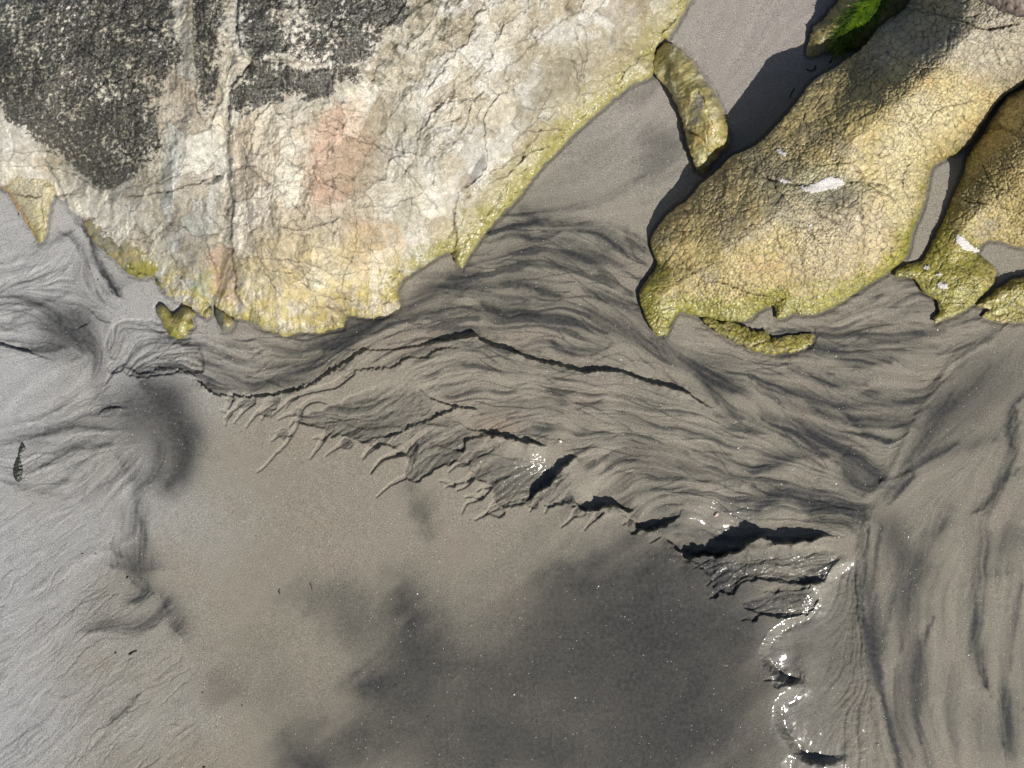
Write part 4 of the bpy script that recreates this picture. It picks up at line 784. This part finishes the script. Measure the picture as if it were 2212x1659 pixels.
B_CUT = [([(1935,200),(1965,250),(1985,290),(2000,330),(2010,350)],1.8,3,4),([(1985,280),(2040,230),(2080,225),(2120,215)],1.6,2,2),([(1560,330),(1590,345),(1690,395),(1780,398),(1860,392),(1940,410)],3,4,0),([(1860,390),(1930,430),(1960,480)],1.8,3,0),([(1710,480),(1725,540),(1738,600),(1733,640)],1.5,4,2),([(1733,625),(1760,590),(1800,550)],1.3,2.5,0),
 ([(1530,600),(1590,620),(1660,640),(1700,650)],1.5,4,2),([(1740,440),(1780,470),(1830,490)],1.3,3,0),([(1940,20),(2040,35),(2130,60),(2212,50)],2.5,6,4),([(1870,370),(1860,450),(1870,520),(1855,570)],2,3,4),([(1900,100),(1960,140),(2060,150)],1.5,2,0),([(1780,240),(1800,300),(1780,350)],1.4,2,0),([(2165,60),(2200,70)],2,9,0),([(1990,330),(1960,360),(1950,400),(1975,450)],1.5,3,-3)]
rb = rock('boulder', B_OUT, B_CTRL, 42, paint_gold(200, b_alg, b_extra), B_CUT+fractures(26, (1450,120,2100,600), .6, .6, 50, 160, 5, 1.3, .6), .55)
tag(rb, 'long golden brown cracked boulder with a white sand streak on its back, at upper right', 'rock', 'sea-worn rocks standing in the wet sand')

def c_alg(ctx):
    x, y, d = ctx['x'], ctx['y'], ctx['d']
    return .9*sm(440, 640, y+.3*(2100-x))+np.exp(-d/30)*sm(2150, 2080, x)*.8-.12
C_OUT = [(2500,60,20),(2212,188,30),(2165,222,26),(2130,276,26),(2108,308,22),(2090,330,14),(2082,371,8),(2059,421,6),(2039,472,6),(2022,505,6),(2005,539,5),(1992,562,4),(1960,570,4),(1935,582,4),(1930,598,4),(1975,604,4),(1992,631,4),(2022,650,4),(2028,675,4),(2014,688,4),(2018,700,4),
 (2032,694,4),(2072,680,5),(2099,661,6),(2120,640,6),(2147,614,5),(2152,588,5),(2132,567,4),(2112,552,4),(2123,526,4),(2157,521,5),(2212,536,4),(2380,540,4),(2500,520,5),(2510,250,20)]
C_CTRL = [(2212,260,120),(2160,290,105),(2110,400,75),(2212,420,110),(2150,340,120),(2060,560,28),(2080,620,26),(2040,660,16),(2180,490,55),(2300,400,150),(2400,500,34),(2400,150,180),(2100,480,55)]
C_CUT = [([(2080,350),(2120,292),(2165,280),(2212,300)],3,8,5),([(2080,380),(2140,400),(2212,430)],1.4,3,0),([(2060,430),(2140,440),(2212,470)],1.4,3,1),([(2120,340),(2150,420),(2190,480)],1.3,2.5,0),([(2050,560),(2100,600),(2110,640)],1.2,2,0)]
rc = rock('boulder', C_OUT, C_CTRL, 40, paint_gold(260, c_alg), C_CUT, .6)
tag(rc, 'yellow-green algae covered boulder with white foam spots, beyond the narrow sand inlet at right', 'rock', 'sea-worn rocks standing in the wet sand')
full = lambda v: (lambda ctx: np.full(ctx['x'].shape, v, f32))
rd = rock('flat_rock', [(2212,597,3),(2180,606,3),(2157,621,4),(2126,644,3),(2103,661,2),(2137,668,2),(2116,685,2),(2157,696,3),(2212,698,4),(2330,690,5),(2430,640,5),(2400,580,5)], [(2212,650,14),(2150,660,10),(2300,640,14),(2380,640,10)], 16, paint_gold(300, full(.62)), [([(2126,660),(2212,655)],2,2,0)])
tag(rd, 'low dark olive rock at the right edge below the boulder with white foam spots', 'rock')
re_ = rock('rock_ledge', [(1512,686,4),(1535,684,5),(1552,692,4),(1576,694,4),(1608,706,4),(1635,716,4),(1655,710,4),(1665,732,4),(1685,728,4),(1702,722,4),(1728,722,4),(1762,722,5),(1745,752,4),(1709,765,4),(1668,765,4),(1628,760,4),(1601,748,4),(1563,727,4),(1535,710,4)], [(1560,705,7),(1640,740,11),(1700,748,9)], 8, paint_gold(310, full(.62)), None, 1.6)
tag(re_, 'thin crescent of mustard yellow algae covered rock in the sand below the golden boulder', 'rock')

def paint_finger(ctx):
    x, y, d = ctx['x'], ctx['y'], ctx['d']
    c = np.broadcast_to(np.array((.33, .28, .12), f32), x.shape+(3,)).copy()
    c = colmix(c, (.47, .43, .25), sm(-.1, .4, fbm(x, y, 30, 3, 321))); c = colmix(c, (.42, .25, .06), sm(.0, .5, fbm(x+40, y, 34, 3, 322))*sm(180, 280, y)*.8)
    c = colmix(c, (.13, .12, .05), sm(.1, .5, fbm(x, y, 22, 3, 323))*.7); c = colmix(c, (.10, .08, .03), sm(345, 372, y)*.8)
    g = mask_poly(ctx, [(1505,200),(1515,205),(1518,262),(1500,268),(1488,240)], 4); c = colmix(c, (.22, .20, .15), g)
    band = fbm((x*.45+y*.9), (-x*.9+y*.45)*.25, 9, 3, 324, .6, True)
    c = c*(1+.2*band[..., None])
    w = np.full(x.shape, .65, f32); c, w, _ = algae(c, w, ctx, np.full(x.shape, .12, f32), 4)
    return c, w, 1.5*band+4*fbm(x, y, 28, 3, 325)+1.5*fbm(x, y, 7, 3, 326)
F_OUT = [(1435,91,16),(1459,96,18),(1489,120,20),(1513,157,22),(1538,191,24),(1560,231,26),(1572,270,24),(1579,302,18),(1574,322,12),(1555,336,10),(1540,352,8),(1523,380,6),(1506,370,12),(1496,348,16),(1486,318,18),(1481,299,18),(1477,272,14),(1459,226,20),(1447,199,22),(1432,182,16),(1414,164,14),(1411,140,14),(1418,108,12)]
rf = rock('oblong_rock', F_OUT, [(1440,120,50),(1470,170,64),(1510,230,72),(1540,290,62),(1520,350,30),(1445,165,40),(1490,280,48)], 22, paint_finger,
  [([(1479,278),(1500,288),(1515,300),(1524,318),(1532,350)],2,11,7),([(1500,262),(1520,268),(1535,262),(1560,270)],2,4,-4),([(1452,120),(1446,160),(1455,210),(1476,270)],3,5,-4),([(1528,240),(1505,196),(1490,240)],2,3,5),([(1530,265),(1527,330)],1.6,3,0),([(1545,283),(1572,275)],1.5,4,0)])
tag(rf, 'small oblong olive and ochre rock lying across the sand gap between the two big boulders', 'rock')

def paint_mossy(seed, al=.35, base=(.24, .21, .10)):
    def f(ctx):
        x, y, d = ctx['x'], ctx['y'], ctx['d']
        c = np.broadcast_to(np.array(base, f32), x.shape+(3,)).copy()
        c = colmix(c, (.33, .26, .11), sm(-.1, .4, fbm(x, y, 30, 3, seed))*.8); c = colmix(c, (.09, .09, .03), sm(.05, .45, fbm(x, y, 18, 3, seed+1))*.8)
        w = np.full(x.shape, .6, f32); c, w, _ = algae(c, w, ctx, np.full(x.shape, al, f32), seed)
        rr = fbm(x*.9+y*.4, (-x*.4+y*.9)*.4, 7, 3, seed+2, .6, True); c = c*(1+.22*rr[..., None])
        return c, w, 1.3*rr+2*fbm(x, y, 14, 3, seed+3)
    return f
rk = rock('mossy_rock', [(1826,-60,12),(1811,0,12),(1795,19,12),(1774,47,10),(1756,59,8),(1750,77,8),(1741,122,4),(1755,125,5),(1788,112,6),(1840,105,6),(1900,90,6),(1990,20,6),(2040,-100,6),(1980,-230,6),(1880,-200,8)], [(1800,60,44),(1850,40,58),(1890,-40,66),(1920,-150,50),(1770,105,16),(1960,0,30)], 20, paint_mossy(340, .1), [([(1775,95),(1820,60),(1850,20)],2,3,2),([(1760,60),(1800,70)],2,3,0)])
tag(rk, 'brown weathered rock with bright green seaweed on it, at the top behind the golden boulder', 'rock')
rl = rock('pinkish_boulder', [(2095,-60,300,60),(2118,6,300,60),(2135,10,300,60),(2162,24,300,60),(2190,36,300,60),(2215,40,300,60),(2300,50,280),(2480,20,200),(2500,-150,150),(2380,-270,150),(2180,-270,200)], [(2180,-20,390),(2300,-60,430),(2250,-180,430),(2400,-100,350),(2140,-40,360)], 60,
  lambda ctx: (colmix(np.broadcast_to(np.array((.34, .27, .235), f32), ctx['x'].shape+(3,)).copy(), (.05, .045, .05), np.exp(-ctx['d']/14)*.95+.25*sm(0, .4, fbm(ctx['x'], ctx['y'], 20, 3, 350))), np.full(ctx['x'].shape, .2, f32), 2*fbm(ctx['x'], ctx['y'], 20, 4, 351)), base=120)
tag(rl, 'tall pinkish grey boulder with a dark rim, just reaching into the top right corner', 'rock')

ri = rock('heart_shaped_rock', [(345,655,4),(358,660,5),(372,679,5),(383,672,5),(396,661,5),(410,664,5),(424,674,5),(415,690,5),(421,704,5),(409,714,5),(403,732,4),(384,733,4),(366,726,4),(354,707,5),(340,682,5),(336,667,4)], [(355,680,24),(405,680,26),(385,712,20)], 12, paint_mossy(360, .5), [([(372,678),(376,690),(378,700)],3,5,0),([(395,696),(421,700)],1.5,3,2)], .4)
tag(ri, 'small heart shaped olive green rock in the sand at the foot of the pale boulder', 'rock')
rj = rock('small_rock', [(465,662,3),(480,672,4),(496,682,4),(509,692,4),(505,706,4),(497,717,3),(479,715,3),(470,701,4),(464,682,4)], [(480,690,20),(495,700,18)], 9, paint_mossy(370, -.05, (.13, .135, .10)), [([(478,672),(486,690),(484,712)],1.5,-2,0)], .4)
tag(rj, 'small dark grey-green stone wedged under the pale boulder, right of the heart shaped rock', 'rock')
rm_ = rock('small_rock', [(448,660,3),(458,664,3),(460,676,3),(447,690,3),(440,686,3),(430,676,3)], [(447,676,14)], 8, paint_mossy(375, .2, (.15, .16, .10)), None, .4)
tag(rm_, 'tiny mossy stone peeping out below the greenish toe of the pale boulder', 'rock')
def g_paint(ctx):
    x, y = ctx['x'], ctx['y']; c, w, dp = paint_mossy(380, -.1, (.22, .205, .14))(ctx)
    c2, w, _ = algae(c, w, ctx, sm(560, 600, y+.3*(x-250))*.9-.1, 5); return c2, w, dp
rg = rock('low_rock', [(180,470,6),(190,505,4),(212,535,4),(235,552,4),(262,578,4),(280,594,4),(300,602,4),(318,600,4),(334,597,4),(342,617,4),(354,628,5),(370,600,10),(300,520,20),(230,470,20)], [(220,510,24),(270,560,24),(310,585,16),(300,530,40)], 12, g_paint, [([(262,560),(300,590),(340,598)],2,4,2)])
tag(rg, 'low grey rock with a green algae rim along the left foot of the pale boulder', 'rock')
def h_paint(ctx):
    x, y = ctx['x'], ctx['y']; c, w, dp = paint_gold(390, None, None, .3)(ctx)
    c = colmix(c, (.42, .40, .31), .6+0*x); c = colmix(c, (.40, .24, .08), np.exp(-(ctx['d']/9)**2)*sm(110, 60, x)*.8)
    c, w, _ = algae(c, w, ctx, sm(430, 520, y)*.5-.05, 6); return c, w, dp
rh = rock('slab_rock', [(-120,330,8),(0,404,6),(20,425,5),(44,462,5),(67,502,5),(84,527,4),(93,522,4),(101,505,5),(104,479,5),(111,438,8),(125,400,10),(60,350,20),(-60,290,20)], [(0,370,50),(40,420,34),(75,470,22),(88,510,12),(100,400,46),(-60,330,50)], 14, h_paint, [([(84,420),(92,460),(98,500)],2,4,-3),([(20,412),(70,425),(108,420)],1.8,5,3),([(40,440),(70,500),(82,522)],1.6,3,2)])
tag(rh, 'narrow pointed yellowish slab of rock at the left edge, below the black lichen', 'rock')

build_sand(COVER)

# ================================================================== SMALL THINGS
def top_at(x, y): return float(bil(TOP, np.array([x], f32), np.array([y], f32), X0, Y0, ST)[0])
def patch(name, P, lab, mat, thick=2.2, wob=.5, thr=.0):
    """thin drift of dry sand lying on a rock"""
    P = np.array(P, float); sl = window(P, 14); x, y = GX[sl], GY[sl]
    s, _ = poly_sdf(P, sl, 3, warp=(wx2[sl]*wob*1.3+fbm(x, y, 9, 2, 400)*3*wob, wy2[sl]*wob*1.3+fbm(x, y, 9, 2, 401)*3*wob))
    s = s+(3.2 if wob > .3 else 0)*np.exp(-np.maximum(s, 0)/5)*fbm(x, y, 4, 2, 404, .8)*2; ins = (s > 0)
    hh = blur(TOP[sl], 4)+.8+thick*(1-np.exp(-np.maximum(s, 0)/3))+.5*fbm(x, y, 9, 3, 402)
    ny, nx = x.shape; idx = np.arange(ny*nx).reshape(ny, nx)
    q = ins[1:, :-1] & ins[1:, 1:] & ins[:-1, 1:] & ins[:-1, :-1]
    if not q.any(): return
    F = np.stack([idx[1:, :-1], idx[1:, 1:], idx[:-1, 1:], idx[:-1, :-1]], -1)[q]
    V = to_world(x, y, hh).reshape(-1, 3); e = np.concatenate([F[:, [0, 1]], F[:, [1, 2]], F[:, [2, 3]], F[:, [3, 0]]])
    key = e.min(1).astype(np.int64)*(ny*nx)+e.max(1); u, inv, cnt = np.unique(key, return_inverse=True, return_counts=True); be = e[cnt[inv] == 1]
    bv = np.unique(be); mp = np.zeros(ny*nx, np.int64); mp[bv] = np.arange(len(bv))+len(V)
    low = V[bv].copy(); low[:, 2] -= .004; V = np.vstack([V, low]); F = np.vstack([F, np.stack([be[:, 1], be[:, 0], mp[be[:, 0]], mp[be[:, 1]]], -1)])
    used = np.zeros(len(V), bool); used[F.ravel()] = True; rm = np.cumsum(used)-1
    o = mesh_obj(name, V[used], rm[F], mat); tag(o, lab, 'sand patch', 'pale dry sand left on the rocks'); return o
patch('sand_patch', [(1720,398),(1745,402),(1765,392),(1790,380),(1815,383),(1830,392),(1822,402),(1795,410),(1765,416),(1735,412)], 'biggest white streak of dry sand, lying in the hollow of the golden boulder', M_DRY)
patch('sand_patch', [(1664,374),(1676,386),(1690,383),(1708,392),(1705,398),(1690,395),(1674,388)], 'short broken white streak just left of the big sand streak on the golden boulder', M_DRY, 1.6)
patch('sand_patch', [(1713,381),(1740,383),(1755,384),(1740,386)], 'hair-thin pale streak just above the biggest sand streak', M_DRY, 1.2, .2)
patch('sand_patch', [(1674,318),(1684,318),(1698,330),(1702,337),(1690,339),(1678,328)], 'whitish crusty spot like a barnacle on the upper left of the golden boulder', M_DRY, 3)
patch('sand_patch', [(2062,507),(2078,508),(2100,528),(2118,541),(2108,548),(2080,538),(2066,524)], 'white sand drift on the green boulder at the right edge', M_DRY, 2)
patch('sand_patch', [(2018,612),(2030,606),(2045,612),(2050,622),(2038,626),(2026,620)], 'round white foam spot low on the green boulder', M_DRY, 2, .4)
patch('sand_patch', [(2018,590),(2030,586),(2036,594),(2026,600)], 'small white foam speckle above the round foam spot', M_DRY, 1.5, .6)
patch('sand_patch', [(1992,574),(2006,570),(2010,580),(2000,586)], 'small white foam speckle nearest the sand inlet', M_DRY, 1.5, .6)
patch('sand_patch', [(1743,488),(1752,480),(1757,484),(1748,494)], 'tiny white chip lying on the middle of the golden boulder', M_DRY, 2, .3)

# ---- pale shell bits and pebbles, dark weed flecks: each its own little mesh
def blob(name, x, y, rx, ry, rz, ang, mat, seed, lift=.35, facets=2):
    import bmesh
    bm = bmesh.new(); bmesh.ops.create_icosphere(bm, subdivisions=facets, radius=1.0)
    r_ = random.Random(seed); c, s = math.cos(ang), math.sin(ang)
    for v in bm.verts:
        k = 1+.22*math.sin(3*v.co.x+seed)+.15*math.sin(5*v.co.y+2*seed)+r_.uniform(-.12, .12)
        a, b, z = v.co.x*rx*k, v.co.y*ry*k, v.co.z*rz*k
        v.co = ((a*c-b*s)/1000, (a*s+b*c)/1000, z/1000)
    me = bpy.data.meshes.new(name); bm.to_mesh(me); bm.free(); me.materials.append(mat)
    for p in me.polygons: p.use_smooth = facets > 1
    o = bpy.data.objects.new(name, me); scene.collection.objects.link(o)
    hz = top_at(x, y); p = to_world(np.float32(x), np.float32(y), np.float32(hz+rz*lift)); o.location = tuple(float(q) for q in p); return o
M_SHELL = plain_material('white_shell', (.80, .77, .70), .35, .08); M_PINK = plain_material('pinkish_pebble', (.55, .42, .34), .4, .2)
M_WEED = plain_material('black_weed', (.018, .018, .014), .3, .5); M_KELP = plain_material('dark_green_weed', (.022, .032, .02), .22, .6)
SH = [(1110,1500,3.6,2.6,'white shell chip on the dark smooth sand at the bottom centre'),(1243,1507,3,2.2,'white shell chip to the right of the brightest one at the bottom'),(1210,953,5.2,4.2,'largest white shell chip, just above the shiny knoll of sand'),
 (1547,1112,6.5,6,'rounded whitish pebble half sunk above the deepest shadowed scarp'),(1515,1130,3,2.2,'small pale shell bit left of the rounded whitish pebble'),(1341,777,2.6,2,'tiny white grain above the long zigzag scarp'),
 (1806,770,2.8,2,'tiny white grain between the dark streaks below the crescent ledge'),(2025,712,3,2.2,'tiny white chip in the sand under the green boulder'),(1806,1045,3.2,2.2,'white chip in the streaks left of the ridge junction'),(1688,1046,2.8,2,'white grain lower left among the diagonal dark streaks'),
 (1595,968,2.8,2.2,'white grain in the sand lower left of the crescent ledge'),(1962,1160,3,2,'white chip on the right hand fan of sand'),(2093,1415,3.2,2.2,'white chip near the long curved ridge at the right'),(1897,1608,2.4,2,'white grain beside the ridge at the bottom right'),
 (902,1283,2.6,2,'white grain above the left dark cloud of sand'),(1293,1266,2.6,2,'white grain in the dark cloud under the scarps'),(1812,1160,2.4,2,'white grain at the right end of the deepest scarp'),(1405,640,2.6,2,'glinting chip on the left nose of the golden boulder'),
 (1424,716,4,2.4,'small white chip on the green toe of the golden boulder')]
for i, (x, y, a, b, l) in enumerate(SH):
    o = blob('shell_chip' if i != 3 else 'pebble', x, y, a*.8, b*.8, b*.55, i*1.3, M_SHELL if i not in (3, 4) else M_PINK, i+1, .4, 1 if i != 3 else 2)
    tag(o, l, 'shell chip' if i != 3 else 'pebble', 'white chips scattered on the sand')
FL = [(250,1410,4.5,3,'dark weed fleck left of the paired flecks in the lower left sand'),(206,1163+32,3.2,1.6,'small dark curl on the lower left sand'),(178,1196,3,2,'tiny dark crumb on the rilled sand at lower left'),(275,1247,4,3.4,'round black crumb on the dark smudge at left'),(238,1174,3,2,'small dark crumb beside the pale ridge at left'),
 (227,1362,3,1.8,'dark crumb at the left end of the lowest smudge'),(237,972,3.6,1.6,'black sliver left of the big smoky dark cloud'),(212,603,3,2.2,'black speck on the sand beside the green rimmed rock'),(808,1533,4.5,1.8,'black sliver in the lower dark cloud of sand'),(437,1496,2.6,2,'dark speck on the plain sand at lower left'),
 (523,1524,2.6,2.6,'dark speck right of the lower left sand specks'),(553,1157,2.6,1.8,'dark speck on the broad smooth sand'),(924,1549,2.6,2,'black speck near the bottom centre'),(441,1657,5,3,'dark crumb cut by the bottom edge'),(40,463,3,1.8,'tiny dark crumb on the sand left of the pointed slab')]
for i, (x, y, a, b, l) in enumerate(FL):
    tag(blob('weed_fleck', x, y, a*.75, b*.75, b*.4, i*.9+1, M_WEED, 40+i, .5, 1), l, 'seaweed fleck', 'dark flecks of weed on the sand')
# strips of weed lying on the sand
def strip(name, P, w, mat, lab, cat='seaweed', thick=.8, group=None):
    Q = catmull(P, 4); n = len(Q); V = []; F = []
    for i, q in enumerate(Q):
        a = Q[min(i+1, n-1)]-Q[max(i-1, 0)]; a = a/ (np.hypot(*a)+1e-6); ww = w*(.25+.75*math.sin(math.pi*(i+.4)/(n)))*(1+.3*math.sin(i*1.7))
        z = top_at(q[0], q[1])
        for s, dz in ((-1, .1), (-.5, thick), (.5, thick*1.2), (1, .1)):
            V.append(to_world(np.float32(q[0]-a[1]*ww*s), np.float32(q[1]+a[0]*ww*s), np.float32(z+.25+dz)))
        if i:
            b = 4*i
            for k in range(3): F.append((b+k-4, b+k-3, b+k+1, b+k))
            F.append((b-1, b-4, b, b+3))
    o = mesh_obj(name, np.array(V), np.array(F), mat); tag(o, lab, cat, group); return o
def xy(p, t): return [t(q)[0] if False else q for q in p]
strip('weed_strand', [(604,1272),(602,1278),(605,1284)], 1.3, M_WEED, 'short curved black strand on the smooth sand, left of the straight one')
strip('weed_strand', [(670,1258),(672,1266),(674,1275)], 1.1, M_WEED, 'short straight black strand on the smooth sand')
strip('weed_strand', [(277,1414),(284,1410),(289,1407),(296,1406)], 2.8, M_WEED, 'dark ragged weed scrap, right one of the pair in the lower left sand')
strip('green_weed_strand', [(1740,148),(1750,153),(1760,150),(1760,141)], 2.0, M_KELP, 'hooked green weed strand lying in the shadow of the golden boulder')
strip('green_weed_strand', [(1717,191),(1710,200),(1706,212)], 1.8, M_KELP, 'short straight green weed strand in the boulder shadow')
strip('green_weed_strand', [(1790,136),(1796,130),(1799,122)], 1.8, M_KELP, 'green weed strand in the shadow nearest the mossy rock')
# crumpled dark kelp at the left edge
Pk = [(46,951),(54,962),(56,972),(47,978),(44,990),(49,1003),(50,1018),(47,1036),(42,1045),(33,1038),(27,1025),(29,1008),(34,992),(40,975),(42,960)]
P = np.array(Pk, float); sl = window(P, 10); x, y = GX[sl], GY[sl]; s, _ = poly_sdf(P, sl, 2, warp=(wx2[sl]*.5, wy2[sl]*.5)); ins = s > 0
hh = TOP[sl]+.6+6*(1-np.exp(-np.maximum(s, 0)/4))*(.5+.9*fbm(x, y, 8, 3, 410, .5, True)); ny, nx = x.shape; idx = np.arange(ny*nx).reshape(ny, nx)
q = ins[1:, :-1] & ins[1:, 1:] & ins[:-1, 1:] & ins[:-1, :-1]; F = np.stack([idx[1:, :-1], idx[1:, 1:], idx[:-1, 1:], idx[:-1, :-1]], -1)[q]; V = to_world(x, y, hh).reshape(-1, 3)
used = np.zeros(len(V), bool); used[F.ravel()] = True; rm = np.cumsum(used)-1; nb = used.sum(); Vt = V[used]; Vb = Vt.copy(); Vb[:, 2] -= .002; Ft = rm[F]
M_KP = plain_material('crumpled_weed', (.05, .055, .045), .3, .75, 300)
k = mesh_obj('seaweed_clump', np.vstack([Vt, Vb]), np.vstack([Ft, Ft[:, ::-1]+nb]), M_KP); tag(k, 'crumpled dark seaweed lying on the wet sand near the left edge', 'seaweed')

# bright green seaweed draped on the mossy rock
M_GR = NT('bright_seaweed')
cg = M_GR.mix('MIX', M_GR.rng(M_GR.noise(60, 3), .35, .65, 0, 1), (.035, .085, .004), (.15, .25, .012)); M_GR.l.new(cg, M_GR.b.inputs['Base Color'])
M_GR.b.inputs['Roughness'].default_value = .28; M_GR.b.inputs['Specular IOR Level'].default_value = .6; M_GR = M_GR.m
def tuft(name, regionP, n, lab, seed, ang0):
    r_ = random.Random(seed); V = []; F = []
    rp = np.array(regionP, float)
    while n > 0:
        i = r_.randrange(len(rp)-1); t = r_.random(); bx, by, sp = rp[i]+(rp[i+1]-rp[i])*t
        x = bx+r_.gauss(0, sp*.5); y = by+r_.gauss(0, sp*.5); a = ang0+r_.gauss(0, .55); L = r_.uniform(22, 52); z0 = top_at(x, y)
        w = r_.uniform(.5, 1.15); arch = r_.uniform(1, 11); base = len(V); m = 9; bend = r_.uniform(-.09, .09)
        for k in range(m):
            u = k/(m-1); zz = max(top_at(x, y)+.5, 0)+arch*math.sin(math.pi*min(1, u*1.1))
            ww = w*(1-.7*u)
            V.append(to_world(np.float32(x-math.sin(a)*ww), np.float32(y+math.cos(a)*ww), np.float32(zz))); V.append(to_world(np.float32(x+math.sin(a)*ww), np.float32(y-math.cos(a)*ww), np.float32(zz+ww*.8)))
            if k: b = base+2*k; F.append((b-2, b-1, b+1, b))
            a += bend+r_.gauss(0, .06); x += math.cos(a)*L/m; y += math.sin(a)*L/m
        n -= 1
    o = mesh_obj(name, np.array(V), np.array(F), M_GR); tag(o, lab, 'seaweed'); return o
tuft('green_seaweed', [(1925,-45,16),(1896,0,20),(1872,22,22),(1848,45,20),(1830,72,14),(1820,98,6)], 1300, 'bright green stringy seaweed tuft draped between the mossy rock and the golden boulder', 5, 2.4)
